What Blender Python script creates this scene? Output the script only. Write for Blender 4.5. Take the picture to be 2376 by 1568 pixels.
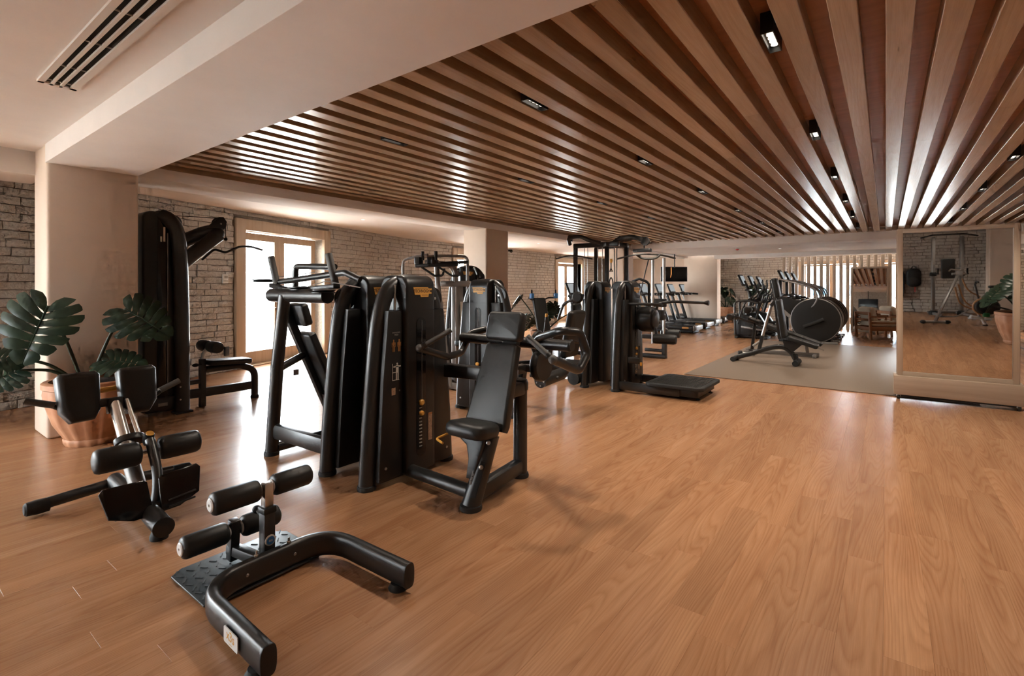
import bpy, bmesh, math, random
from mathutils import Vector, Matrix
for o in list(bpy.data.objects): bpy.data.objects.remove(o, do_unlink=True)
scn = bpy.context.scene
COL = scn.collection
R = random.Random(7)

# ---------------------------------------------------------------- camera, sky, exposure
FPX, CAMH, HOR = 1157.7, 1.4, 667.0
YAW = math.atan(867.0 / FPX)
cd = bpy.data.cameras.new('camera'); cam = bpy.data.objects.new('camera', cd); COL.objects.link(cam)
cam.location = (0, 0, CAMH); cam.rotation_euler = (math.pi / 2, 0, YAW)
cd.sensor_fit = 'HORIZONTAL'; cd.sensor_width = 36.0; cd.lens = FPX / 2376 * 36.0
cd.shift_y = -(784 - HOR) / 2376; cd.clip_start = 0.05; cd.clip_end = 400
scn.camera = cam
w = bpy.data.worlds.new('sky'); scn.world = w; w.use_nodes = True
bg = w.node_tree.nodes['Background']; bg.inputs[0].default_value = (0.90, 0.95, 1.0, 1); bg.inputs[1].default_value = 32.0
sd = bpy.data.lights.new('sun', 'SUN'); sd.energy = 140.0; sd.color = (1.0, 0.96, 0.90); sd.angle = math.radians(3)
sun = bpy.data.objects.new('sun', sd); COL.objects.link(sun); sun.rotation_euler = Vector((-0.15, 0.3, -0.94)).to_track_quat('-Z', 'Y').to_euler()
cy = scn.cycles; cy.max_bounces = 5; cy.diffuse_bounces = 3; cy.glossy_bounces = 3; cy.transparent_max_bounces = 8; cy.use_adaptive_sampling = True; cy.adaptive_threshold = 0.08; cy.adaptive_min_samples = 12; cy.caustics_reflective = False; cy.caustics_refractive = False
vs = scn.view_settings
vs.view_transform = 'Standard'; vs.look = 'None'; vs.gamma = 1.0; vs.exposure = 0.48; vs.use_curve_mapping = False

def portal(name, loc, size_x, size_y, rot):
    l = bpy.data.lights.new(name, 'AREA'); l.shape = 'RECTANGLE'; l.size = size_x; l.size_y = size_y
    l.cycles.is_portal = True
    o = bpy.data.objects.new(name, l); o.location = loc; o.rotation_euler = rot; COL.objects.link(o)
    return o

# ---------------------------------------------------------------- materials
def mat(name, col, rough=0.5, metal=0.0, spec=0.5, build=None):
    m = bpy.data.materials.new(name); m.use_nodes = True
    nt = m.node_tree; b = nt.nodes['Principled BSDF']
    b.inputs['Base Color'].default_value = (*col, 1); b.inputs['Roughness'].default_value = rough
    b.inputs['Metallic'].default_value = metal; b.inputs['Specular IOR Level'].default_value = spec
    if build: build(nt, b)
    return m
def nd(nt, t, **kw):
    n = nt.nodes.new(t)
    for k, v in kw.items():
        if k.startswith('i_'): n.inputs[k[2:].replace('_', ' ')].default_value = v
        else: setattr(n, k, v)
    return n
def lk(nt, a, b): nt.links.new(a, b)
def ramp(nt, fac, stops):
    r = nt.nodes.new('ShaderNodeValToRGB'); el = r.color_ramp.elements
    while len(el) < len(stops): el.new(0.5)
    for e, (p, c) in zip(el, stops): e.position = p; e.color = (*c, 1)
    lk(nt, fac, r.inputs[0]); return r.outputs[0]
def mapping(nt, src, scale, rot=(0, 0, 0)):
    m = nt.nodes.new('ShaderNodeMapping'); m.inputs['Scale'].default_value = scale; m.inputs['Rotation'].default_value = rot
    lk(nt, src, m.inputs[0]); return m.outputs[0]
def mix(nt, fac, a, b, mode='MIX'):
    m = nt.nodes.new('ShaderNodeMix'); m.data_type = 'RGBA'; m.blend_type = mode
    for s, v in ((0, fac), (6, a), (7, b)):
        if hasattr(v, 'is_linked') or hasattr(v, 'links'): lk(nt, v, m.inputs[s])
        else: m.inputs[s].default_value = v if s == 0 else (*v, 1)
    return m.outputs[2]
def bump(nt, b, h, strength, dist=0.01):
    n = nt.nodes.new('ShaderNodeBump'); n.inputs['Strength'].default_value = strength; n.inputs['Distance'].default_value = dist
    lk(nt, h, n.inputs['Height']); lk(nt, n.outputs[0], b.inputs['Normal'])
def noise(nt, vec, scale, detail=3, rough=0.5):
    n = nt.nodes.new('ShaderNodeTexNoise'); n.inputs['Scale'].default_value = scale
    n.inputs['Detail'].default_value = detail; n.inputs['Roughness'].default_value = rough
    if vec is not None: lk(nt, vec, n.inputs['Vector'])
    return n.outputs[0]
def objco(nt): return nt.nodes.new('ShaderNodeTexCoord').outputs['Object']

def wood_uv(dark, mid, light, rings=4.0, stretch=0.16, grain=0.35, var=0.25, bmp=0.12, dist=9.0, dscale=1.1, wmix=0.45):
    """wood grain along v; every board carries its own uv offset and a random face value"""
    def f(nt, b):
        uv = nt.nodes.new('ShaderNodeUVMap').outputs[0]
        at = nd(nt, 'ShaderNodeAttribute', attribute_name='rnd')
        # contour lines of a stretched noise field read as nested cathedral grain
        fld = noise(nt, mapping(nt, uv, (dscale, dscale * stretch, 1)), 1.0, 1.5, 0.4)
        sx = nt.nodes.new('ShaderNodeSeparateXYZ'); lk(nt, uv, sx.inputs[0])
        m1 = nd(nt, 'ShaderNodeMath', operation='MULTIPLY'); m1.inputs[1].default_value = dist; lk(nt, fld, m1.inputs[0])
        m2 = nd(nt, 'ShaderNodeMath', operation='MULTIPLY_ADD'); m2.inputs[1].default_value = rings; lk(nt, sx.outputs[0], m2.inputs[0]); lk(nt, m1.outputs[0], m2.inputs[2])
        m3 = nd(nt, 'ShaderNodeMath', operation='FRACT'); lk(nt, m2.outputs[0], m3.inputs[0])
        fine = noise(nt, mapping(nt, uv, (190, 5, 1)), 1.0, 4, 0.6)
        broad = noise(nt, mapping(nt, uv, (9, 0.9, 1)), 1.0, 3, 0.5)
        c = ramp(nt, m3.outputs[0], [(0.0, mid), (0.18, light), (0.62, mid), (0.88, dark), (1.0, mid)])
        c2 = ramp(nt, broad, [(0.25, dark), (0.55, mid), (0.8, light)])
        c = mix(nt, wmix, c, c2)
        g = ramp(nt, fine, [(0.3, (1 - grain,) * 3), (0.65, (1.0,) * 3)])
        c = mix(nt, 1.0, c, g, 'MULTIPLY')
        mr = nt.nodes.new('ShaderNodeMapRange'); mr.inputs[3].default_value = 1 - var; mr.inputs[4].default_value = 1 + var * 0.4
        lk(nt, at.outputs['Fac'], mr.inputs[0])
        cc = nt.nodes.new('ShaderNodeCombineColor')
        for i in range(3): lk(nt, mr.outputs[0], cc.inputs[i])
        c = mix(nt, 1.0, c, cc.outputs[0], 'MULTIPLY')
        lk(nt, c, b.inputs['Base Color'])
        bump(nt, b, fine, bmp, 0.002)
    return f
def speck(amount=0.15, scale=60, bmp=0.1, dist=0.002):
    def f(nt, b):
        c0 = tuple(b.inputs['Base Color'].default_value)[:3]
        n = noise(nt, objco(nt), scale, 4)
        lk(nt, ramp(nt, n, [(0.3, tuple(x * (1 - amount) for x in c0)), (0.7, tuple(min(1, x * (1 + amount)) for x in c0))]), b.inputs['Base Color'])
        bump(nt, b, n, bmp, dist)
    return f
def grained(dark, light, axis=1, scale=26):
    """plain wood on furniture, grain along a local axis"""
    def f(nt, b):
        s = [scale, scale, scale]; s[axis] = scale * 0.05
        n = noise(nt, mapping(nt, objco(nt), tuple(s)), 1.0, 5, 0.6)
        lk(nt, ramp(nt, n, [(0.3, dark), (0.7, light)]), b.inputs['Base Color']); bump(nt, b, n, 0.08, 0.002)
    return f
def plaster_f(nt, b):
    c0 = tuple(b.inputs['Base Color'].default_value)[:3]
    n = noise(nt, objco(nt), 1.3, 5, 0.6); n2 = noise(nt, objco(nt), 40, 3)
    lk(nt, ramp(nt, n, [(0.3, tuple(x * 0.93 for x in c0)), (0.7, tuple(min(1, x * 1.04) for x in c0))]), b.inputs['Base Color'])
    bump(nt, b, n2, 0.05, 0.003)
def stone_f(nt, b):
    co = objco(nt); at = nd(nt, 'ShaderNodeAttribute', attribute_name='rnd')
    n = noise(nt, co, 5.0, 6, 0.65); n2 = noise(nt, co, 26, 6, 0.7)
    c = ramp(nt, n2, [(0.25, (0.60, 0.53, 0.46)), (0.5, (0.74, 0.685, 0.62)), (0.8, (0.80, 0.76, 0.70))])
    c = mix(nt, at.outputs['Fac'], c, mix(nt, 1.0, c, (0.90, 0.87, 0.84), 'MULTIPLY'))
    lk(nt, c, b.inputs['Base Color'])
    ad = nt.nodes.new('ShaderNodeMath'); ad.operation = 'ADD'; lk(nt, n, ad.inputs[0]); lk(nt, n2, ad.inputs[1])
    bump(nt, b, ad.outputs[0], 1.0, 0.045)
def leaf_f(nt, b):
    n = noise(nt, objco(nt), 9, 4)
    lk(nt, ramp(nt, n, [(0.3, (0.010, 0.026, 0.015)), (0.7, (0.026, 0.056, 0.030))]), b.inputs['Base Color'])
def terra_f(nt, b):
    n = noise(nt, objco(nt), 6, 5); n2 = noise(nt, objco(nt), 60, 3)
    lk(nt, ramp(nt, n, [(0.3, (0.40, 0.17, 0.08)), (0.7, (0.56, 0.29, 0.16))]), b.inputs['Base Color']); bump(nt, b, n2, 0.15, 0.002)
def mat_f(nt, b):
    n = noise(nt, objco(nt), 220, 2)
    lk(nt, ramp(nt, n, [(0.3, (0.165, 0.118, 0.085)), (0.7, (0.24, 0.18, 0.132))]), b.inputs['Base Color']); bump(nt, b, n, 0.25, 0.002)

MT = {}
MT['floor'] = mat('vinyl_plank_wood', (0.5, 0.3, 0.16), 0.27, build=wood_uv((0.335, 0.150, 0.068), (0.47, 0.235, 0.115), (0.56, 0.305, 0.160), 30.0, 0.075, 0.15, 0.10, 0.05, 30.0, 5.0, 0.66))
MT['slat'] = mat('ceiling_slat_wood', (0.4, 0.26, 0.16), 0.24, build=wood_uv((0.40, 0.265, 0.165), (0.46, 0.32, 0.21), (0.51, 0.37, 0.26), 14.0, 0.06, 0.14, 0.12, 0.04, 12.0, 6.0, 0.65))
MT['board'] = mat('ceiling_board_wood', (0.33, 0.15, 0.07), 0.45, build=grained((0.30, 0.115, 0.045), (0.40, 0.17, 0.075), 0, 20))
MT['trimwood'] = mat('trim_wood', (0.33, 0.2, 0.11), 0.5, build=grained((0.30, 0.18, 0.10), (0.40, 0.26, 0.15), 1, 18))
MT['plaster'] = mat('beige_plaster', (0.70, 0.56, 0.45), 0.75, build=plaster_f)
MT['ceil'] = mat('ceiling_paint', (0.80, 0.735, 0.69), 0.7, build=plaster_f)
MT['stone'] = mat('painted_stone', (0.7, 0.63, 0.56), 0.85, build=stone_f)
MT['mortar'] = mat('mortar', (0.30, 0.25, 0.20), 0.95, build=speck(0.2, 30))
MT['oak'] = mat('pale_oak', (0.55, 0.38, 0.22), 0.45, build=grained((0.44, 0.325, 0.225), (0.54, 0.42, 0.31), 2, 16))
MT['oakx'] = mat('pale_oak_flat', (0.55, 0.38, 0.22), 0.45, build=grained((0.44, 0.335, 0.24), (0.54, 0.43, 0.325), 0, 16))
MT['doorwood'] = mat('door_wood', (0.52, 0.37, 0.22), 0.45, build=grained((0.40, 0.285, 0.185), (0.49, 0.36, 0.245), 2, 16))
MT['teak'] = mat('teak', (0.42, 0.18, 0.07), 0.45, build=grained((0.33, 0.13, 0.05), (0.48, 0.22, 0.09), 0, 20))
MT['cream'] = mat('cream_fabric', (0.72, 0.62, 0.48), 0.9, build=speck(0.08, 300, 0.3))
MT['black'] = mat('black_powder_coat', (0.030, 0.029, 0.028), 0.36, 0.3, 0.8, build=speck(0.12, 400, 0.05, 0.0005))
MT['plastic'] = mat('black_plastic', (0.015, 0.0145, 0.014), 0.40, 0, 0.5, build=speck(0.15, 500, 0.08, 0.0005))
MT['gloss'] = mat('black_gloss', (0.006, 0.006, 0.006), 0.12, 0, 0.5)
MT['pad'] = mat('black_upholstery', (0.018, 0.018, 0.017), 0.45, 0, 0.5, build=speck(0.1, 260, 0.12, 0.001))
MT['rubber'] = mat('black_rubber', (0.018, 0.018, 0.017), 0.7, build=speck(0.2, 200, 0.2, 0.001))
MT['grip'] = mat('grey_grip', (0.10, 0.098, 0.092), 0.6, build=speck(0.15, 160, 0.2, 0.001))
MT['steel'] = mat('brushed_steel', (0.55, 0.53, 0.50), 0.28, 1.0)
MT['greymetal'] = mat('silver_paint', (0.30, 0.285, 0.27), 0.35, 0.4, build=speck(0.05, 300, 0.03, 0.0005))
MT['yellow'] = mat('amber_plastic', (0.72, 0.36, 0.06), 0.4)
MT['badge'] = mat('amber_print', (0.66, 0.34, 0.075), 0.45)
MT['ink'] = mat('black_ink', (0.01, 0.01, 0.01), 0.5)
MT['orangeink'] = mat('orange_ink', (0.36, 0.15, 0.05), 0.5)
MT['whiteink'] = mat('white_print', (0.60, 0.56, 0.50), 0.5)
MT['greyink'] = mat('grey_print', (0.35, 0.33, 0.30), 0.5)
MT['label'] = mat('beige_label', (0.40, 0.25, 0.16), 0.6, build=speck(0.35, 120, 0.0))
MT['red'] = mat('red_plastic', (0.5, 0.03, 0.03), 0.4)
MT['white'] = mat('white_plastic', (0.75, 0.74, 0.72), 0.4)
MT['blue'] = mat('blue_plastic', (0.03, 0.16, 0.42), 0.4)
MT['darkblue'] = mat('dark_blue_fabric', (0.010, 0.022, 0.035), 0.8, build=speck(0.3, 120, 0.3))
MT['green'] = mat('green_plastic', (0.01, 0.20, 0.07), 0.4)
MT['leaf'] = mat('monstera_leaf', (0.01, 0.03, 0.02), 0.33, build=leaf_f)
MT['stem'] = mat('plant_stem', (0.025, 0.035, 0.014), 0.5)
MT['soil'] = mat('soil', (0.03, 0.018, 0.012), 0.95, build=speck(0.4, 60, 0.6, 0.01))
MT['terra'] = mat('terracotta', (0.5, 0.24, 0.13), 0.6, build=terra_f)
MT['mat'] = mat('taupe_mat', (0.3, 0.21, 0.145), 0.42, build=mat_f)
MT['plate'] = mat('checker_plate', (0.05, 0.06, 0.065), 0.38, 0.2, build=speck(0.2, 120, 0.08, 0.001))
MT['terrace'] = mat('pale_terrace_stone', (0.74, 0.72, 0.69), 0.8, build=speck(0.1, 3, 0.1))
MT['bluewall'] = mat('blue_panel', (0.06, 0.22, 0.42), 0.6, build=speck(0.1, 3, 0.0))
MT['grille'] = mat('grille_paint', (0.72, 0.66, 0.60), 0.5)
MT['dark'] = mat('dark_void', (0.008, 0.008, 0.008), 0.8)
MT['redboard'] = mat('red_lens', (0.6, 0.05, 0.04), 0.3)
MT['tan'] = mat('tan_plastic', (0.42, 0.21, 0.09), 0.5)
MT['mirror'] = mat('mirror_glass', (0.80, 0.78, 0.75), 0.015, 1.0)
def glass_mat():
    m = bpy.data.materials.new('window_glass'); m.use_nodes = True; nt = m.node_tree; nt.nodes.clear()
    o = nt.nodes.new('ShaderNodeOutputMaterial'); t = nt.nodes.new('ShaderNodeBsdfTransparent'); g = nt.nodes.new('ShaderNodeBsdfGlossy')
    t.inputs[0].default_value = (0.96, 0.98, 0.98, 1); g.inputs['Roughness'].default_value = 0.02
    lw = nt.nodes.new('ShaderNodeLayerWeight'); lw.inputs[0].default_value = 0.5; pw = nt.nodes.new('ShaderNodeMath'); pw.operation = 'POWER'; pw.inputs[1].default_value = 5.0; lk(nt, lw.outputs['Facing'], pw.inputs[0])
    fr = nt.nodes.new('ShaderNodeMath'); fr.operation = 'MULTIPLY_ADD'; fr.inputs[1].default_value = 0.9; fr.inputs[2].default_value = 0.04; lk(nt, pw.outputs[0], fr.inputs[0])
    mx = nt.nodes.new('ShaderNodeMixShader'); lk(nt, fr.outputs[0], mx.inputs[0]); lk(nt, t.outputs[0], mx.inputs[1]); lk(nt, g.outputs[0], mx.inputs[2]); lk(nt, mx.outputs[0], o.inputs[0])
    return m
MT['glass'] = glass_mat()
def emit_mat(name, col, s):
    m = bpy.data.materials.new(name); m.use_nodes = True; nt = m.node_tree; nt.nodes.clear()
    o = nt.nodes.new('ShaderNodeOutputMaterial'); e = nt.nodes.new('ShaderNodeEmission')
    e.inputs[0].default_value = (*col, 1); e.inputs[1].default_value = s; lk(nt, e.outputs[0], o.inputs[0]); return m
MT['led'] = emit_mat('led_lens', (1.0, 0.88, 0.74), 2.6)
MT['screen'] = mat('dark_screen', (0.006, 0.006, 0.007), 0.12)
MT['lit'] = emit_mat('lit_display', (0.75, 0.80, 0.82), 0.35)
MT['flame'] = emit_mat('orange_picture', (1.0, 0.35, 0.10), 0.9)

# ---------------------------------------------------------------- mesh helpers
class M:
    """collects geometry of ONE part"""
    def __init__(s): s.v = []; s.f = []; s.uv = None; s.rnd = None
    def add(s, vs, fs, mtx=None):
        n = len(s.v)
        s.v += [tuple(mtx @ Vector(p)) if mtx else tuple(p) for p in vs]
        s.f += [tuple(i + n for i in f) for f in fs]
        return s
    def box(s, c, d, rot=None, bev=0.0, seg=2):
        mtx = Matrix.Translation(c) @ (rot.to_4x4() if rot else Matrix())
        hx, hy, hz = (x / 2 for x in d)
        if bev <= 0:
            vs = [(x, y, z) for x in (-hx, hx) for y in (-hy, hy) for z in (-hz, hz)]
            fs = [(0, 1, 3, 2), (4, 6, 7, 5), (0, 4, 5, 1), (2, 3, 7, 6), (0, 2, 6, 4), (1, 5, 7, 3)]
            return s.add(vs, fs, mtx)
        bm = bmesh.new(); bmesh.ops.create_cube(bm, size=1.0, matrix=Matrix.Diagonal((*d, 1)))
        bmesh.ops.bevel(bm, geom=list(bm.edges), offset=min(bev, min(d) * 0.49), segments=seg, affect='EDGES', profile=0.5)
        return s.bm(bm, mtx)
    def bm(s, bm, mtx=None):
        bm.verts.index_update()
        s.add([v.co.copy() for v in bm.verts], [[v.index for v in f.verts] for f in bm.faces], mtx); bm.free(); return s
    def bar(s, a, b, wd, ht, up=(0, 0, 1), bev=0.0):
        """rectangular bar from a to b"""
        a = Vector(a); b = Vector(b); t = (b - a); L = t.length; t.normalize()
        u = Vector(up); u = (u - t * u.dot(t)); u = u.normalized() if u.length > 1e-5 else t.orthogonal().normalized()
        sd = t.cross(u); rot = Matrix((t, -sd, u)).transposed()
        return s.box((a + b) / 2, (L, wd, ht), rot, bev)
    def tube(s, pts, r, seg=12, fil=0.0, closed=False, prof=None, up=(0, 0, 1), caps=True, n=5):
        pts = [Vector(p) for p in pts]
        if fil: pts = fillet(pts, fil, n)
        N = len(pts)
        if isinstance(r, (int, float)): rr = [r] * N
        else:
            L = [0]
            for i in range(1, N): L.append(L[-1] + (pts[i] - pts[i - 1]).length)
            rr = [r[0] + (r[1] - r[0]) * l / max(L[-1], 1e-9) for l in L]
        prof = prof or [(math.cos(2 * math.pi * k / seg), math.sin(2 * math.pi * k / seg)) for k in range(seg)]
        k = len(prof); vs = []; fs = []
        up = Vector(up); prevu = None
        for i in range(N):
            if closed: t = (pts[(i + 1) % N] - pts[i - 1])
            else: t = (pts[min(i + 1, N - 1)] - pts[max(i - 1, 0)])
            t.normalize()
            base = prevu if prevu is not None else up
            u = base - t * base.dot(t)
            if u.length < 1e-3: u = t.orthogonal()
            u.normalize(); prevu = u; sd = t.cross(u)
            for a, b in prof: vs.append(pts[i] + (sd * a + u * b) * rr[i])
        for i in range(N if closed else N - 1):
            j = (i + 1) % N
            for q in range(k): fs.append((i * k + q, i * k + (q + 1) % k, j * k + (q + 1) % k, j * k + q))
        if caps and not closed:
            fs.append(tuple(reversed(range(k)))); fs.append(tuple((N - 1) * k + q for q in range(k)))
        return s.add(vs, fs)
    def cyl(s, a, b, r, r2=None, seg=18): return s.tube([a, b], r if r2 is None else (r, r2), seg)
    def lathe(s, prof, c=(0, 0, 0), seg=24, axis=None, flute=0, depth=0.0):
        """profile [(radius, height)] about z or about `axis`"""
        vs = []; fs = []
        for r, h in prof:
            for k in range(seg):
                a = 2 * math.pi * k / seg; q = r
                if flute and r > 0.02: q = r * (1 - depth * (0.5 - 0.5 * math.cos(a * flute)) ** 6)
                vs.append((q * math.cos(a), q * math.sin(a), h))
        for i in range(len(prof) - 1):
            for k in range(seg):
                fs.append((i * seg + k, i * seg + (k + 1) % seg, (i + 1) * seg + (k + 1) % seg, (i + 1) * seg + k))
        fs.append(tuple(reversed(range(seg)))); fs.append(tuple((len(prof) - 1) * seg + k for k in range(seg)))
        mtx = Matrix.Translation(c)
        if axis is not None: mtx = mtx @ Vector((0, 0, 1)).rotation_difference(Vector(axis)).to_matrix().to_4x4()
        return s.add(vs, fs, mtx)
    def ball(s, c, r, seg=14, rings=8, sc=(1, 1, 1)):
        pr = [(max(1e-4, math.sin(math.pi * i / rings)), -math.cos(math.pi * i / rings)) for i in range(rings + 1)]
        m2 = M().lathe(pr, (0, 0, 0), seg)
        return s.add([(c[0] + v[0] * r * sc[0], c[1] + v[1] * r * sc[1], c[2] + v[2] * r * sc[2]) for v in m2.v], m2.f)
    def prism(s, poly, o, ax, ay, th, rim=0.0, rs=3):
        """flat outline poly[(a,b)] in plane o+a*ax+b*ay, thickness th centred on the plane, rounded rim"""
        o = Vector(o); ax = Vector(ax).normalized(); ay = Vector(ay).normalized(); n = ax.cross(ay)
        A = sum(poly[i][0] * poly[(i + 1) % len(poly)][1] - poly[(i + 1) % len(poly)][0] * poly[i][1] for i in range(len(poly)))
        if A < 0: poly = list(reversed(poly))
        k = len(poly); nr = []
        for i in range(k):
            a = Vector(poly[i - 1]); b = Vector(poly[i]); c = Vector(poly[(i + 1) % k])
            d1 = (b - a).normalized(); d2 = (c - b).normalized()
            m = Vector((d1.y + d2.y, -d1.x - d2.x)); m = m / max(0.35, m.length) if m.length > 1e-6 else Vector((d1.y, -d1.x))
            nr.append(m)
        lay = []
        if rim > 0:
            for i in range(rs + 1):
                t = math.pi / 2 * i / rs; lay.append((-(rim * (1 - math.sin(t))), -th / 2 + rim * (1 - math.cos(t))))
            for i in range(rs + 1):
                t = math.pi / 2 * i / rs; lay.append((-(rim * (1 - math.cos(t))), th / 2 - rim * (1 - math.sin(t))))
        else: lay = [(0, -th / 2), (0, th / 2)]
        vs = []
        for off, h in lay:
            for i in range(k):
                p = Vector(poly[i]) + nr[i] * off; vs.append(o + ax * p.x + ay * p.y + n * h)
        fs = []
        for j in range(len(lay) - 1):
            for i in range(k): fs.append((j * k + i, j * k + (i + 1) % k, (j + 1) * k + (i + 1) % k, (j + 1) * k + i))
        fs.append(tuple(reversed(range(k)))); fs.append(tuple((len(lay) - 1) * k + i for i in range(k)))
        return s.add(vs, fs)
    def pad(s, o, ax, ay, wd, ht, th, rc=0.04, rim=0.02):
        return s.prism(rrect(wd, ht, rc), o, ax, ay, th, rim)
    def mirror_y(s, yc=0.0):
        n = len(s.v); m = len(s.f)
        s.v += [(a, 2 * yc - b, c) for a, b, c in s.v[:n]]; s.f += [tuple(i + n for i in reversed(f)) for f in s.f[:m]]; return s

def fillet(pts, r, n=5):
    out = [pts[0]]
    for i in range(1, len(pts) - 1):
        a, b, c = pts[i - 1], pts[i], pts[i + 1]
        d1 = a - b; d2 = c - b; l1 = d1.length; l2 = d2.length
        if l1 < 1e-6 or l2 < 1e-6: continue
        d1 /= l1; d2 /= l2; ang = d1.angle(d2)
        if ang > 3.05: out.append(b); continue
        t = min(r / math.tan(ang / 2), l1 * 0.49, l2 * 0.49)
        p1 = b + d1 * t; p2 = b + d2 * t
        for k in range(n + 1):
            q = k / n; out.append(p1 * (1 - q) ** 2 + b * 2 * q * (1 - q) + p2 * q ** 2)
    out.append(pts[-1]); return out
def smooth_path(pts, n=6):
    pts = [Vector(p) for p in pts]; out = []
    for i in range(len(pts) - 1):
        p0 = pts[max(i - 1, 0)]; p1 = pts[i]; p2 = pts[i + 1]; p3 = pts[min(i + 2, len(pts) - 1)]
        for k in range(n):
            t = k / n
            out.append(0.5 * ((2 * p1) + (p2 - p0) * t + (2 * p0 - 5 * p1 + 4 * p2 - p3) * t * t + (-p0 + 3 * p1 - 3 * p2 + p3) * t ** 3))
    out.append(pts[-1]); return out
def rrect(wd, ht, rc, n=4):
    out = []
    for cx, cy, a0 in ((wd / 2 - rc, ht / 2 - rc, 0), (-wd / 2 + rc, ht / 2 - rc, 90), (-wd / 2 + rc, -ht / 2 + rc, 180), (wd / 2 - rc, -ht / 2 + rc, 270)):
        for k in range(n + 1):
            a = math.radians(a0 + 90 * k / n); out.append((cx + rc * math.cos(a), cy + rc * math.sin(a)))
    return out
def oval(a, b, n=16): return [(a * math.cos(2 * math.pi * k / n), b * math.sin(2 * math.pi * k / n)) for k in range(n)]
def rot2(poly, ang): c, s_ = math.cos(ang), math.sin(ang); return [(x * c - y * s_, x * s_ + y * c) for x, y in poly]

def obj(name, m, mt, parent=None, smooth=35, kind=None, label=None):
    me = bpy.data.meshes.new(name); me.from_pydata([tuple(p) for p in m.v], [], m.f)
    if m.uv is not None:
        ul = me.uv_layers.new(name='UVMap'); flat = [c for p in m.uv for c in p]; ul.data.foreach_set('uv', flat)
    if m.rnd is not None:
        at = me.attributes.new('rnd', 'FLOAT', 'FACE'); at.data.foreach_set('value', m.rnd)
    me.materials.append(MT[mt]); me.validate()
    if smooth:
        me.polygons.foreach_set('use_smooth', [True] * len(me.polygons)); me.set_sharp_from_angle(angle=math.radians(smooth))
    o = bpy.data.objects.new(name, me); COL.objects.link(o)
    if parent is not None: o.parent = parent
    if kind: o['kind'] = kind
    if label: o['label'] = label
    return o
def thing(name, label, cat, loc=(0, 0, 0), rz=0.0, group=None):
    o = bpy.data.objects.new(name, None); COL.objects.link(o); o.empty_display_size = 0.1
    o.location = loc; o.rotation_euler = (0, 0, rz); o['label'] = label; o['category'] = cat
    if group: o['group'] = group
    return o
def tag(o, label, cat, group=None):
    o['label'] = label; o['category'] = cat
    if group: o['group'] = group
    return o
def dup(root, loc, rz, label, group=None):
    r = root.copy(); COL.objects.link(r); r.location = loc; r.rotation_euler = (0, 0, rz); r['label'] = label
    if group: r['group'] = group
    for ch in list(root.children):
        c = ch.copy(); COL.objects.link(c); c.parent = r
        for g in ch.children:
            d = g.copy(); COL.objects.link(d); d.parent = c
    return r
def struct(name, m, mt, parent=None, smooth=0, label=None):
    o = obj(name, m, mt, parent, smooth)
    if parent is None: o['kind'] = 'structure'
    if label: o['label'] = label
    return o
def text_mesh(txt, size, shear=0.0, sx=1.0):
    cu = bpy.data.curves.new('lettering', 'FONT'); cu.body = txt; cu.size = size; cu.align_x = 'CENTER'; cu.align_y = 'CENTER'; cu.shear = shear; cu.resolution_u = 3
    cu.offset = size * 0.018
    o = bpy.data.objects.new('lettering', cu); COL.objects.link(o); bpy.context.view_layer.update()
    me = o.to_mesh(); vs = [(v.co.x * sx, v.co.y, 0) for v in me.vertices]; fs = [tuple(p.vertices) for p in me.polygons]
    o.to_mesh_clear(); bpy.data.objects.remove(o, do_unlink=True); bpy.data.curves.remove(cu)
    return vs, fs
def text_on(txt, size, o, ax, ay, lift=0.0, shear=0.0, sx=1.0):
    vs, fs = text_mesh(txt, size, shear, sx); o = Vector(o); ax = Vector(ax); ay = Vector(ay); n = ax.cross(ay)
    m = M(); m.add([o + ax * a + ay * b + n * lift for a, b, _ in vs], fs); return m
def proj(p):
    """image position and depth of a point, in photograph pixels"""
    d = -math.sin(YAW) * p[0] + math.cos(YAW) * p[1]; r = math.cos(YAW) * p[0] + math.sin(YAW) * p[1]
    if d < 0.1: return None
    return 1188 + FPX * r / d, HOR - FPX * (p[2] - CAMH) / d, d
# ================================================================ THE ROOM
XR, YB, YF = 5.0, -4.1, 23.3            # right wall, wall behind the camera, far wall
SL = 0.29                               # the stone wall on the left runs at a slant
def xa(y): return -7.72 - SL * y
TA = Vector((-0.2785, 0.9604, 0)); NA = Vector((0.9604, 0.2785, 0)); PA = Vector((-7.72, 0, 0))
YC = 9.14                               # where the slanted wall meets the straight one (x = -10.37)

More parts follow.
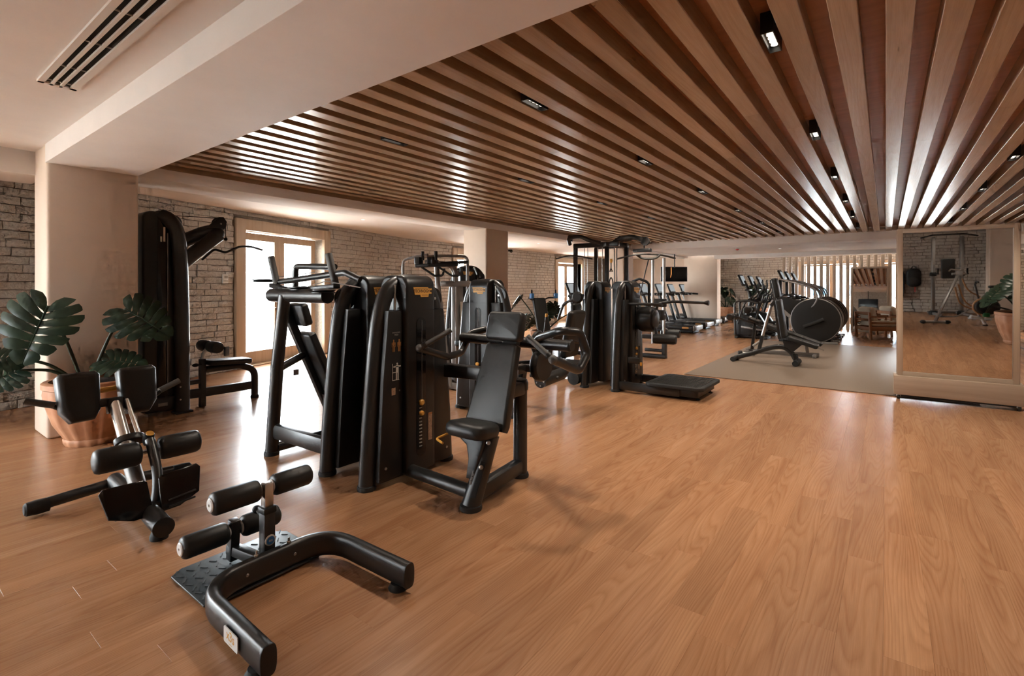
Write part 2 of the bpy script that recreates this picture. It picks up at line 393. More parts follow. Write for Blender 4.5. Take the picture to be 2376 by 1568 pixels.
# ---- floor: planks laid along y
fm = M(); fm.box((-2.9, 9.6, -0.04), (16.6, 28.4, 0.05)); floor = struct('floor', fm, 'mortar')
PW, PL = 0.152, 1.22
planks = []
nx = int((XR + 11) / PW)
for i in range(nx):
    x0 = -10.8 + i * PW; off = R.random() * PL; y = YB - off
    while y < YF:
        xc = x0 + PW / 2; yc = y + PL / 2
        if xc > xa(min(max(yc, YB), YC)) - 0.6 and yc > YB - 0.6:
            cor = [proj((xx, yy, 0)) for xx in (x0, x0 + PW) for yy in (y, y + PL)]
            area = 0
            if all(c and -50 < c[0] < 2426 and c[1] < 1640 for c in cor):
                area = PW * PL / cor[0][2] ** 3
            planks.append((area, x0, y))
        y += PL
planks.sort(reverse=True)
def plank_geo(m, x0, y0):
    g, c, zt = 0.0002, 0.0002, 0.0
    a, b, e, f = x0 + g, x0 + PW - g, y0 + g, y0 + PL - g
    n = len(m.v)
    m.v += [(a, e, -0.012), (b, e, -0.012), (b, f, -0.012), (a, f, -0.012), (a, e, zt - c), (b, e, zt - c), (b, f, zt - c), (a, f, zt - c),
            (a + c, e + c, zt), (b - c, e + c, zt), (b - c, f - c, zt), (a + c, f - c, zt)]
    fs = [(8, 9, 10, 11)] + [(4 + i, 4 + (i + 1) % 4, 8 + (i + 1) % 4, 8 + i) for i in range(4)] + [(i, (i + 1) % 4, 4 + (i + 1) % 4, 4 + i) for i in range(4)]
    ou, ov = R.random() * 40, R.random() * 40; rv = R.random()
    for q in fs:
        m.f.append(tuple(k + n for k in q)); m.rnd.append(rv)
        for k in q: m.uv.append((m.v[n + k][0] - x0 + ou, m.v[n + k][1] - y0 + ov))
def newm():
    m = M(); m.uv = []; m.rnd = []; return m
for k, (a, x0, y0) in enumerate(planks[:300]):
    m = newm(); plank_geo(m, x0, y0); obj('plank', m, 'floor', floor, 0)
m = newm()
for a, x0, y0 in planks[300:]: plank_geo(m, x0, y0)
obj('planks', m, 'floor', floor, 0, 'stuff')

# ---- stone courses
RH = 0.098
def stone(m, o, t, n, s0, s1, z0, z1):
    """one split-face block on a wall: o + t*s, facing n"""
    g = 0.005; s0 += g; s1 -= g; z0 += g; z1 -= g
    pr = 0.014 + R.random() * 0.022; ns, nz = 4, 3; base = len(m.v); rv = R.random()
    for j in range(nz + 1):
        for i in range(ns + 1):
            edge = i in (0, ns) or j in (0, nz)
            h = (pr - 0.010 if edge else pr) + (R.random() - 0.5) * (0.008 if edge else 0.016)
            ss = s0 + (s1 - s0) * i / ns + (0 if not edge else (R.random() - 0.5) * 0.006); zz = z0 + (z1 - z0) * j / nz + (0 if not edge else (R.random() - 0.5) * 0.006)
            p = o + t * ss + n * h; m.v.append((p.x, p.y, zz))
    W = ns + 1
    for j in range(nz):
        for i in range(ns): m.f.append((base + j * W + i, base + j * W + i + 1, base + (j + 1) * W + i + 1, base + (j + 1) * W + i)); m.rnd.append(rv)
    ring = [i for i in range(W)] + [W * (j + 1) - 1 for j in range(1, nz + 1)] + [nz * W + i for i in range(ns - 1, -1, -1)] + [j * W for j in range(nz - 1, 0, -1)]
    b2 = len(m.v)
    for i in ring:
        p = Vector(m.v[base + i]); d = (p - o).dot(n); q = p - n * (d + 0.004); m.v.append(tuple(q))
    L = len(ring)
    for i in range(L): m.f.append((base + ring[(i + 1) % L], base + ring[i], b2 + i, b2 + (i + 1) % L)); m.rnd.append(rv)
def flat_stone(m, o, t, n, s0, s1, z0, z1):
    g = 0.005; s0 += g; s1 -= g; z0 += g; z1 -= g; pr = 0.008 + R.random() * 0.014; b = len(m.v); rv = R.random()
    for h, e in ((-0.004, 0), (pr, 0.006)):
        for ss, zz in ((s0 + e, z0 + e), (s1 - e, z0 + e), (s1 - e, z1 - e), (s0 + e, z1 - e)):
            p = o + t * ss + n * h; m.v.append((p.x, p.y, zz))
    for q in [(4, 5, 6, 7)] + [(i, (i + 1) % 4, 4 + (i + 1) % 4, 4 + i) for i in range(4)]: m.f.append(tuple(b + k for k in q)); m.rnd.append(rv)
def courses(smin, smax, zmax, holes):
    out = []; z = 0.0; j = 0
    while z < zmax - 0.02:
        z1 = min(z + RH, zmax); s = smin - R.random() * 0.2
        while s < smax:
            L = 0.17 + R.random() * 0.20; a, b = max(s, smin), min(s + L, smax); s += L
            segs = [(a, b)]
            for h0, h1, ht in holes:
                if z < ht - 0.03:
                    segs = [q for (p0, p1) in segs for q in ((p0, min(p1, h0)), (max(p0, h1), p1)) if q[1] - q[0] > 0.03]
            for p0, p1 in segs:
                if p1 - p0 > 0.03: out.append((p0, p1, z, z1))
        z = z1; j += 1
    return out
def hole_wall(m, o, t, n, s0, s1, zt, holes, th=0.28):
    """wall slab behind the stones, with door openings"""
    cuts = sorted(holes); cur = s0; rz = math.atan2(t.y, t.x); rot = Matrix.Rotation(rz, 3, 'Z')
    def slab(a, b, z0, z1):
        c = o + t * ((a + b) / 2) - n * (th / 2 + 0.001); m.box((c.x, c.y, (z0 + z1) / 2), (b - a, th, z1 - z0), rot)
    for h0, h1, ht in cuts:
        slab(cur, h0, 0, zt); slab(h0, h1, ht, zt); cur = h1
    slab(cur, s1, 0, zt)
DA = (4.308, 6.235, 2.40); DA_ADDED = (-2.70, -0.773, 2.40)  # seen door opening, then an unseen one added to let daylight in
sA0, sA1 = (YB - 0.3) / 0.9604, YC / 0.9604
m = M(); hole_wall(m, PA, TA, NA, sA0, sA1 + 0.3, 2.9, [DA, DA_ADDED]); wl = struct('wall_left', m, 'mortar')
holeA = [(4.10, 6.44, 2.61), (-2.91, -0.56, 2.61)]
sA = []
for s0, s1, z0, z1 in courses(sA0, sA1, 2.72, holeA):
    c = PA + TA * ((s0 + s1) / 2); p = proj((c.x, c.y, (z0 + z1) / 2)); a = 0
    if p and -20 < p[0] < 1110:
        a = (s1 - s0) * RH / p[2] ** 2
        if 70 < p[0] < 330: a *= 0.01           # behind the column
    sA.append((a, s0, s1, z0, z1))
sA.sort(reverse=True)
for a, s0, s1, z0, z1 in sA[:300]:
    m = newm(); m.uv = None; stone(m, PA, TA, NA, s0, s1, z0, z1); obj('stone', m, 'stone', wl, 30)
m = newm(); m.uv = None
for a, s0, s1, z0, z1 in sA[300:]: stone(m, PA, TA, NA, s0, s1, z0, z1)
obj('stones', m, 'stone', wl, 30, 'stuff')
# straight stretch of the same wall
PB = Vector((-10.37, 0, 0)); TB = Vector((0, 1, 0)); NB = Vector((1, 0, 0))
DB = [(11.04, 12.97, 2.40), (16.81, 18.74, 2.40)]
m = M(); hole_wall(m, PB, TB, NB, YC - 0.05, 22.2, 2.9, DB); wb = struct('wall_left_rear', m, 'mortar')
m = newm(); m.uv = None
for s0, s1, z0, z1 in courses(YC, 20.2, 2.72, [(10.85, 13.16, 2.61), (16.62, 18.93, 2.61)]): flat_stone(m, PB, TB, NB, s0, s1, z0, z1)
obj('stones', m, 'stone', wb, 0, 'stuff')
# far wall
PF = Vector((0, YF, 0)); TF = Vector((-1, 0, 0)); NF = Vector((0, -1, 0))
DF = [(0.85, 2.73, 2.33), (-1.9, 0.05, 2.33)]
m = M(); hole_wall(m, PF, TF, NF, -XR - 0.2, 6.5, 2.9, DF); wf = struct('wall_far', m, 'mortar')
m = newm(); m.uv = None
for s0, s1, z0, z1 in courses(-XR, 6.3, 2.75, [(0.72, 2.86, 2.46), (-2.03, 0.18, 2.46)]): flat_stone(m, PF, TF, NF, s0, s1, z0, z1)
obj('stones', m, 'stone', wf, 0, 'stuff')
m = M(); m.box((-8.45, 22.1, 1.45), (4.2, 0.2, 2.9)); m.box((-6.42, 22.75, 1.45), (0.16, 1.5, 2.9)); struct('wall_rear_panel', m, 'plaster')
# wall behind the camera, plain pier in it
PK = Vector((0, YB, 0)); TK = Vector((1, 0, 0)); NK = Vector((0, 1, 0))
DK_ADDED = [(-6.0, -4.9, 2.4)]  # unseen opening, added to bring daylight in from behind the camera
m = M(); hole_wall(m, PK, TK, NK, -7.6, 5.4, 2.9, DK_ADDED); wk = struct('wall_behind', m, 'mortar')
m = newm(); m.uv = None
for s0, s1, z0, z1 in courses(-6.4, 3.05, 2.75, [(-6.19, -4.71, 2.61)]): flat_stone(m, PK, TK, NK, s0, s1, z0, z1)
obj('stones', m, 'stone', wk, 0, 'stuff')
m = M(); m.box((3.0, -3.75, 1.4), (1.3, 0.68, 2.8), None, 0.012); struct('wall_pier', m, 'plaster')
# right wall with glazing
m = M(); cur = YB - 0.2
m.box((XR + 0.12, (cur + YF + 0.2) / 2, 1.45), (0.24, YF + 0.2 - cur, 2.9)); struct('wall_right', m, 'plaster')

# ---- ceilings and beams
ZS = 2.70; SP = 0.217; SWD = 0.112; ZB = 2.81
struct('ceiling_front', M().box((-1.0, -1.5, 2.77), (13.0, 5.3, 0.10)), 'ceil')
struct('ceiling_bay', M().box((-8.9, 9.0, 2.77), (4.4, 26.6, 0.10)), 'ceil')
struct('ceiling_rear', M().box((-0.8, 17.1, 2.66), (11.9, 4.5, 0.12)).box((-0.8, 21.45, 2.80), (11.9, 4.3, 0.1)), 'ceil')
struct('trim_1', M().box((-0.6, 1.455, 2.68), (11.2, 0.71, 0.26), None, 0.006), 'ceil', smooth=30)                     # cross beam
struct('trim_2', M().box((-6.5, 11.0, 2.705), (0.60, 18.38, 0.31), None, 0.006), 'ceil', smooth=30)                  # long fascia beam
struct('trim_3', M().box((-6.92, -1.44, 2.64), (0.6, 5.24, 0.30), None, 0.006), 'ceil', smooth=30)                     # bulkhead beside the near column
struct('trim_4', M().box((-0.6, 14.6, 2.69), (11.2, 0.60, 0.34), None, 0.006), 'ceil', smooth=30)                     # far cross beam
struct('trim_5', M().box((-0.1, 19.6, 2.58), (10.0, 0.55, 0.22), None, 0.006), 'ceil', smooth=30)                     # drop over the screen
struct('trim_6', M().box((-6.19, 8.05, 2.70), (0.02, 12.46, 0.062)), 'trimwood')                                     # wood edging strip on the fascia
m = M()
for y in (1.10, 7.44, 13.78): pass
for k, y in enumerate((1.10, 7.44, 13.78)):
    m = M().box((-6.5 if k else -6.42, y + 0.36, 1.28 if k else 1.425), (0.606 if k else 0.50, 0.71, 2.56 if k else 2.85), None, 0.03, 3); struct('wall_column_%s' % ('near', 'middle', 'rear')[k], m, 'plaster', smooth=40)
m = M().box((-5.72, 20.0, 1.35), (1.24, 0.5, 2.7), None, 0.02, 2); struct('wall_column_far', m, 'plaster', smooth=40)
struct('baseboard_rear', M().box((-5.72, 19.735, 0.07), (1.26, 0.03, 0.14)).box((-8.45, 21.985, 0.07), (4.1, 0.03, 0.14)), 'oakx')
# slatted ceiling: board with hanging slats, each slat two or three lengths
ce = struct('ceiling', M().box((-0.6, 8.06, ZB + 0.04), (11.3, 12.6, 0.08)), 'board')
def slat_geo(x0, y0, y1):
    m = newm(); a, b = x0, x0 + SWD; c = 0.003; z0, z1 = ZS, ZB
    ou, ov = R.random() * 40, R.random() * 40; rv = R.random()
    sec = [(a, z1), (a, z0 + c), (a + c, z0), (b - c, z0), (b, z0 + c), (b, z1)]
    us = [0, 0.108, 0.111, 0.217, 0.22, 0.33]
    for y in (y0, y1): m.v += [(x, y, z) for x, z in sec]
    for i in range(5):
        m.f.append((i, i + 6, i + 7, i + 1)); m.rnd.append(rv)
        for k, yy in ((i, y0), (i, y1), (i + 1, y1), (i + 1, y0)): m.uv.append((us[k] + ou, yy - y0 + ov))
    for base in (0, 6):
        m.f.append(tuple(base + k for k in (range(6) if base == 0 else reversed(range(6))))); m.rnd.append(rv)
        for k in range(6): m.uv.append((ou, ov))
    return m
for k in range(-28, 23):
    x0 = k * SP; y = 1.81; first = True
    while y < 14.25:
        L = R.uniform(2.2, 5.2) if first else R.uniform(3.6, 5.2)
        first = False; y1 = min(14.28, y + L)
        if 14.28 - y1 < 1.2: y1 = 14.28
        obj('slat', slat_geo(x0, y, y1 - 0.002), 'slat', ce, 30); y = y1

# ---- wooden glazed doors
def double_door(name, o, rz, wd=1.927, ht=2.40, fr=0.19, leaf_back=-0.2, th=0.26):
    """local x along the wall, y into the room; the opening spans x 0..wd"""
    d = bpy.data.objects.new(name, None); COL.objects.link(d); d.location = o; d.rotation_euler = (0, 0, rz); d['kind'] = 'structure'
    for a, b in ((-fr, 0), (wd, wd + fr)): obj('frame_post', M().box(((a + b) / 2, -0.11, (ht + fr) / 2), (b - a, 0.34, ht + fr), None, 0.004), 'doorwood', d)
    obj('frame_head', M().box((wd / 2, -0.11, ht + fr / 2), (wd, 0.34, fr), None, 0.004), 'doorwood', d)
    obj('threshold', M().box((wd / 2, -0.13, 0.01), (wd, 0.26, 0.02)), 'doorwood', d, 0)
    for k in range(2):
        x0 = 0.01 + k * (wd - 0.02) / 2; x1 = x0 + (wd - 0.02) / 2; g0, g1 = x0 + 0.12, x1 - 0.12; z0, z1 = 0.245, 2.26; yb = leaf_back
        lf = M().box(((x0 + g0) / 2, yb, ht / 2), (g0 - x0 - 0.003, 0.05, ht - 0.03)).box(((g1 + x1) / 2, yb, ht / 2), (x1 - g1 - 0.003, 0.05, ht - 0.03))
        lf.box(((g0 + g1) / 2, yb, 0.13), (g1 - g0, 0.05, 0.225)).box(((g0 + g1) / 2, yb, (z1 + ht - 0.015) / 2), (g1 - g0, 0.05, ht - 0.015 - z1))
        L = obj('door_leaf', lf, 'doorwood', d, 0)
        obj('pane', M().box(((g0 + g1) / 2, yb, (z0 + z1) / 2), (g1 - g0, 0.008, z1 - z0)), 'glass', L, 0)
        hx = x1 - 0.05 if k == 0 else x0 + 0.05
        obj('handle', M().tube([(hx, yb + 0.025, 1.02), (hx, yb + 0.075, 1.02), (hx + (-0.11 if k == 0 else 0.11), yb + 0.075, 1.02)], 0.009, 8, 0.015), 'steel', L)
    return d
def portal_at(o, t, n, s0, s1, ht):
    c = o + t * ((s0 + s1) / 2) - n * 0.32; portal('daylight_portal', (c.x, c.y, ht / 2), s1 - s0, ht, (math.pi / 2, 0, math.atan2(-n.x, n.y)))
o1 = PA + TA * DA[1]; rA = math.atan2(-TA.y, -TA.x)
double_door('door_1', o1, rA); portal_at(PA, TA, NA, *DA)
double_door('door_6', PA + TA * DA_ADDED[1], rA); portal_at(PA, TA, NA, *DA_ADDED)  # unseen door, added to light the front ceiling and beam
for k, h in enumerate(DK_ADDED):
    double_door('door_%d' % (k + 7), (h[0], PK.y, 0), 0.0, h[1] - h[0], 2.4, 0.19); portal_at(PK, TK, NK, *h)  # unseen door behind the viewer, added for front light and highlights on tubes
for k, h in enumerate(DB):
    double_door('door_%d' % (k + 2), (PB.x, h[1], 0), -math.pi / 2); portal_at(PB, TB, NB, *h)
for k, h in enumerate(DF):
    double_door('door_%d' % (k + 4), (-h[0], PF.y, 0), math.pi, h[1] - h[0], 2.33, 0.12); portal_at(PF, TF, NF, *h)

# ---- outdoors beyond the doors
struct('ground_terrace', M().box((-6, 10, -0.16), (90, 110, 0.1)), 'terrace')
pfn = thing('pool_fence', 'low pale wall with blue panels outside the far glazed doors', 'fence', (-0.6, 33.0, -0.11))
obj('low_wall', M().box((0, 0, 0.52), (14.0, 0.25, 1.04), None, 0.02), 'terrace', pfn)
for q in range(5): obj('panel', M().box((-5.2 + 2.6 * q, 0, 1.34), (2.0, 0.06, 0.58), None, 0.01), 'bluewall', pfn)
for q in range(6): obj('post', M().box((-6.5 + 2.6 * q, 0, 1.34), (0.09, 0.09, 0.62), None, 0.01), 'greymetal', pfn)

# ---- AC slot diffuser in the front ceiling
ac = thing('air_diffuser', 'white three-slot air diffuser in the ceiling above the near column', 'air vent', (-3.1, 0.82, 2.72))
obj('backing', M().box((0, 0, -0.003), (2.34, 0.16, 0.004)), 'dark', ac, 0)
fr_ = M()
for yy, wv in ((-0.0805, 0.033), (-0.028, 0.016), (0.018, 0.016), (0.0785, 0.037)): fr_.box((0, yy, -0.010), (2.40, wv, 0.016))
for xx in (-1.185, 1.185): fr_.box((xx, 0, -0.010), (0.03, 0.19, 0.016))
obj('frame', fr_, 'grille', ac, 0)
for xx in (-1.12, -0.79, -0.30, 0.19, 0.68):
    for yy in (-0.05, -0.005, 0.042): obj('divider', M().box((xx, yy, -0.007), (0.012, 0.03, 0.008)), 'greyink', ac, 0)
# ---- downlights hanging in the gaps between slats
def downlight_proto():
    t = thing('downlight', '', 'ceiling light')
    hs = M()
    for c, d in (((0, 0, 0.03), (0.062, 0.26, 0.05)), ((-0.0285, 0, 0), (0.005, 0.26, 0.11)), ((0.0285, 0, 0), (0.005, 0.26, 0.11)), ((0, -0.1275, 0), (0.052, 0.005, 0.11)), ((0, 0.1275, 0), (0.052, 0.005, 0.11))): hs.box(c, d)
    obj('housing', hs, 'plastic', t, 0)
    tr = obj('lens_tray', M().box((0, 0, -0.022), (0.050, 0.235, 0.006)), 'steel', t, 0)
    for i in range(5): obj('lens', M().lathe([(0.017, -0.006), (0.017, 0.0), (0.005, 0.002)], (0, -0.088 + 0.044 * i, -0.026), 12), 'led', t)
    return t
dl0 = downlight_proto(); first = True
ROWX = [-3.524, -2.005, -0.486, 1.033]; ROWY = [2.95, 5.0, 7.05, 9.1, 11.15, 13.25]
ordx = ['wall-side', 'second', 'third', 'mirror-side']
ordy = ['nearest', 'second', 'third', 'fourth', 'fifth', 'last']
for i, x in enumerate(ROWX):
    for j, y in enumerate(ROWY):
        lab = 'black five-lens downlight between slats, %s row, %s from the plaster beam' % (ordx[i], ordy[j])
        if first: o = dl0; o.location = (x, y, 2.755); o['label'] = lab; o['group'] = 'downlights in the slatted ceiling'; first = False
        else: o = dup(dl0, (x, y, 2.755), 0, lab, 'downlights in the slatted ceiling')
        l = bpy.data.lights.new('downlight_beam', 'SPOT'); l.energy = 66; l.color = (1.0, 0.88, 0.74); l.spot_size = math.radians(108); l.spot_blend = 0.7; l.shadow_soft_size = 0.07
        lo = bpy.data.objects.new('downlight_beam', l); lo.location = (x, y, 2.69); COL.objects.link(lo)
# small recessed lights in the plaster ceilings
def recessed(loc, label):
    t = thing('recessed_light', label, 'ceiling light', loc, 0, 'recessed lights in the plaster ceiling')
    obj('ring', M().lathe([(0.055, -0.006), (0.055, 0), (0.035, 0.0)], (0, 0, 0), 20), 'white', t); obj('lens', M().lathe([(0.034, -0.007), (0.034, -0.003)], (0, 0, 0), 16), 'led', t)
    l = bpy.data.lights.new('recessed_beam', 'SPOT'); l.energy = 30; l.color = (1.0, 0.92, 0.82); l.spot_size = math.radians(100); l.spot_blend = 0.7; l.shadow_soft_size = 0.04
    lo = bpy.data.objects.new('recessed_beam', l); lo.location = (loc[0], loc[1], loc[2] - 0.02); COL.objects.link(lo)
for p, lb in (((-8.1, 6.0, 2.72), 'round recessed light in the side ceiling beyond the first glazed door'), ((-8.2, 9.2, 2.72), 'round recessed light in the side ceiling just left of the middle column'),
              ((-8.3, 12.4, 2.72), 'round recessed light in the side ceiling right of the middle column'), ((-2.6, 17.2, 2.60), 'round recessed light in the rear ceiling before the slat screen')):
    recessed(p, lb)
for x, lx in ((-4.6, 'left'), (-1.6, 'middle'), (1.4, 'right')):
    for y, ly in ((-0.9, 'near'), (-2.9, 'back')): recessed((x, y, 2.72), 'round recessed light in the front ceiling behind the viewer, %s row, %s' % (ly, lx))
t = thing('smoke_detector', 'small white and red detector on the rear ceiling', 'detector', (-3.6, 16.2, 2.60))
obj('base', M().lathe([(0.06, -0.03), (0.07, 0)], (0, 0, 0), 20), 'white', t); obj('beacon', M().lathe([(0.02, -0.075), (0.045, -0.06), (0.045, -0.03)], (0, 0, 0), 16), 'redboard', t)
t = thing('security_camera', 'tiny black camera high on the stone wall right of the middle column', 'camera', (-10.33, 13.6, 2.66))
obj('mount', M().cyl((0, 0, 0), (0.08, 0, 0), 0.025, seg=10), 'plastic', t); obj('dome', M().ball((0.11, 0, -0.02), 0.055, 12, 8), 'gloss', t)
# thermostat and socket on the slanted wall
def wall_a(s, z, off=0.025): p = PA + TA * s + NA * off; return (p.x, p.y, z)
t = thing('thermostat', 'small white thermostat with grey display on the stone wall beside the glazed door', 'thermostat', wall_a(3.92, 1.545), math.atan2(TA.y, TA.x))
obj('body', M().box((0, -0.012, 0), (0.10, 0.03, 0.15), None, 0.006), 'white', t); obj('display', M().box((0.005, -0.028, 0.03), (0.06, 0.003, 0.045)), 'greyink', t, 0)
for k in range(3): obj('button', M().box((-0.025 + 0.028 * k, -0.028, -0.035), (0.018, 0.004, 0.010)), 'greyink', t, 0)
t = thing('wall_socket', 'small dark wall socket low on the stone wall beside the glazed door', 'socket', wall_a(3.95, 0.34), math.atan2(TA.y, TA.x))
obj('plate', M().box((0, -0.012, 0), (0.085, 0.03, 0.15), None, 0.006), 'plastic', t); obj('inset', M().box((0, -0.028, 0), (0.05, 0.004, 0.09)), 'ink', t, 0)
# ---- taupe mat
tag(obj('floor_mat', M().box((-0.85, 11.3, 0.006), (3.5, 6.4, 0.012), None, 0.004), 'mat', None, 30), 'large taupe exercise mat under the adjustable benches', 'mat')
# ================================================================ WEIGHT-STACK MACHINES
def oloc(ox, oy, rz):
    c, s_ = math.cos(-rz), math.sin(-rz)
    def f(*p):
        x, y, z = p; x -= ox; y -= oy
        return (x * c - y * s_, x * s_ + y * c, z)
    return f
BADGE = [(-0.5, 0.20), (0.28, 0.20), (0.31, 0.15), (0.5, 0.15), (0.475, -0.06), (0.325, -0.06), (0.30, -0.19), (-0.10, -0.19), (-0.13, -0.10), (-0.42, -0.10)]
def badge(t, o, ax, ay, wd, name='badge'):
    n = Vector(ax).cross(Vector(ay))
    b = obj(name, M().prism([(a * wd, c * wd) for a, c in BADGE], Vector(o) + n * 0.002, ax, ay, 0.003), 'badge', t, 0)
    m = text_on('TECHNOGYM', wd * 0.168, Vector(o) + Vector(ay) * wd * 0.045, ax, ay, 0.0042, 0.0, 0.92)
    for a0, a1, c in ((-0.42, 0.27, 0.145), (-0.06, 0.27, -0.115)): m.prism([(a0 * wd, c * wd - wd * 0.008), (a1 * wd, c * wd - wd * 0.008), (a1 * wd, c * wd + wd * 0.008), (a0 * wd, c * wd + wd * 0.008)], Vector(o) + n * 0.004, ax, ay, 0.0006)
    obj('lettering', m, 'ink', b, 0)
def foot(t, p, r=0.06):
    obj('foot', M().lathe([(r * 1.06, 0.0), (r * 1.10, 0.012), (r * 1.04, 0.030), (r * 0.92, 0.034)], p, 22), 'rubber', t)
def tower(t, h=1.49, stack=True, placard=True, both=True):
    k = h / 1.49
    pts = [(0, -0.385, 0.02), (0, -0.366, 0.35), (0, -0.335, 0.72), (0, -0.300, 1.05), (0, -0.270, 1.22), (0, -0.215, 1.355), (0, -0.12, 1.425), (0, 0, 1.44)]
    pts = [(a, b, c * k) for a, b, c in pts]
    path = smooth_path(pts + [(a, -b, c) for a, b, c in reversed(pts[:-1])], 5)
    obj('frame_tube', M().tube(path, 1.0, prof=oval(0.060, 0.052, 20), up=(1, 0, 0)), 'black', t)
    foot(t, (0, -0.385, 0)); foot(t, (0, 0.385, 0))
    # centre shroud: rounded hood swept across the width
    prof = [(-0.165, 0.055), (0.135, 0.055)] + [(0.135, 1.39 * k)] + [(0.135 - 0.085 * (1 - math.cos(math.radians(a))), 1.405 * k + 0.085 * math.sin(math.radians(a))) for a in range(0, 91, 15)]
    prof += [(-0.08 - 0.085 * math.sin(math.radians(a)), 1.405 * k + 0.085 * math.cos(math.radians(a))) for a in range(0, 91, 15)]
    obj('shroud', M().prism(prof, (0, 0, 0), (1, 0, 0), (0, 0, 1), 0.282, 0.022, 3), 'plastic', t, 40)
    for s in (-1, 1):
        pl = [(s * 0.355, 0.055), (s * 0.142, 0.055), (s * 0.142, 1.235 * k), (s * 0.272, 1.235 * k), (s * 0.318, 0.75 * k)]
        obj('side_panel', M().prism(pl, (0.0, 0, 0), (0, 1, 0), (0, 0, 1), 0.19, 0.012, 2), 'plastic', t, 40)
        for xx in (-0.03, 0.045): obj('guide_rod', M().cyl((xx, s * (0.175 if xx > 0 else 0.215), 1.23 * k), (xx, s * (0.175 if xx > 0 else 0.215), 1.42 * k), 0.010, seg=10), 'steel', t)
        obj('bolt', M().lathe([(0.010, 0), (0.010, 0.008), (0.004, 0.011)], (0.095, s * 0.30, 0.14), 10, (1, 0, 0)), 'steel', t)
    obj('pulley', M().lathe([(0.085, -0.018), (0.085, -0.010), (0.070, 0), (0.085, 0.010), (0.085, 0.018)], (0.02, 0.22, 1.315 * k), 26, (1, 0, 0)), 'plastic', t)
    obj('pulley_cap', M().lathe([(0.014, 0), (0.010, 0.012)], (0.042, 0.22, 1.315 * k), 12, (1, 0, 0)), 'steel', t)
    obj('base_bar', M().bar((0.03, -0.36, 0.055), (0.03, 0.36, 0.055), 0.07, 0.05, bev=0.008), 'black', t)
    fx = 0.1355
    badge(t, (fx, 0.01, 1.365 * k), (0, 1, 0), (0, 0, 1), 0.185)
    if both: badge(t, (-0.1655, 0, 1.365 * k), (0, -1, 0), (0, 0, 1), 0.185, 'rear_badge')
    obj('seam', M().box((fx, 0, 1.235 * k), (0.003, 0.27, 0.004)), 'ink', t, 0)
    if stack:
        sl = rrect(0.088, 1.02, 0.043, 5)
        win = obj('stack_window', M().prism(sl, (fx + 0.001, -0.005, 0.67), (0, 1, 0), (0, 0, 1), 0.004), 'gloss', t, 0)
        obj('cable', M().cyl((fx + 0.004, 0.0, 0.56), (fx + 0.004, 0.0, 1.16), 0.0022, seg=6), 'greymetal', t)
        tk = M()
        for q in range(12): tk.box((fx + 0.004, -0.012, 0.235 + q * 0.0255), (0.002, 0.026, 0.009))
        obj('weight_numbers', tk, 'greyink', t, 0)
        for z, r in ((0.555, 0.022), (0.475, 0.019)): obj('selector_knob', M().lathe([(r, 0), (r, 0.012), (r * 0.7, 0.020)], (fx + 0.003, -0.006, z), 16, (1, 0, 0)), 'yellow', t)
        obj('warning_label', M().box((fx + 0.0015, 0.085, 0.36), (0.002, 0.040, 0.205)), 'label', t, 0)
        obj('label_head', M().box((fx + 0.002, 0.085, 0.455), (0.002, 0.040, 0.014)), 'orangeink', t, 0)
    if placard:
        px_, yc = 0.0965, -0.205
        def flat(name, polys, mt):
            m = M()
            for pl in polys: m.prism(pl, (px_ + 0.0006, yc, 0), (0, 1, 0), (0, 0, 1), 0.001)
            obj(name, m, mt, t, 0)
        def rc(a, b, c, d): return [(a, b), (c, b), (c, d), (a, d)]
        ln = text_on('SHOULDER', 0.014, (px_, yc, 1.080), (0, 1, 0), (0, 0, 1), 0.0008); ln2 = text_on('PRESS', 0.014, (px_, yc, 1.064), (0, 1, 0), (0, 0, 1), 0.0008)
        ln.add(ln2.v, ln2.f); obj('placard_text', ln, 'greyink', t, 0)
        def body(c, z):
            return [[(c + a, z + b) for a, b in oval(0.006, 0.008, 8)], [(c + a, z - 0.024 + b) for a, b in oval(0.011, 0.017, 10)], rc(c - 0.017, z - 0.045, c - 0.013, z - 0.014), rc(c + 0.013, z - 0.045, c + 0.017, z - 0.014),
                    rc(c - 0.010, z - 0.080, c - 0.002, z - 0.040), rc(c + 0.002, z - 0.080, c + 0.010, z - 0.040)]
        flat('muscle_chart', body(-0.024, 1.025), 'orangeink'); flat('muscle_chart', body(0.026, 1.025), 'orangeink')
        z = 0.80
        man = [[(0.008 + a, z + 0.058 + b) for a, b in oval(0.007, 0.008, 10)], rc(-0.004, z - 0.005, 0.020, z + 0.048), rc(-0.026, z + 0.034, 0.040, z + 0.044), rc(-0.004, z - 0.055, 0.005, z - 0.005), rc(0.011, z - 0.055, 0.020, z - 0.005),
               rc(-0.036, z - 0.055, -0.032, z + 0.062), rc(-0.036, z - 0.058, 0.026, z - 0.054), rc(-0.032, z - 0.004, -0.004, z + 0.001)]
        flat('exercise_pictogram', man, 'whiteink')
        flat('info_sticker', [rc(-0.042, 0.640, -0.008, 0.69)], 'label'); flat('round_sticker', [[(0.030 + a, 0.665 + b) for a, b in oval(0.006, 0.006, 10)]], 'greyink')

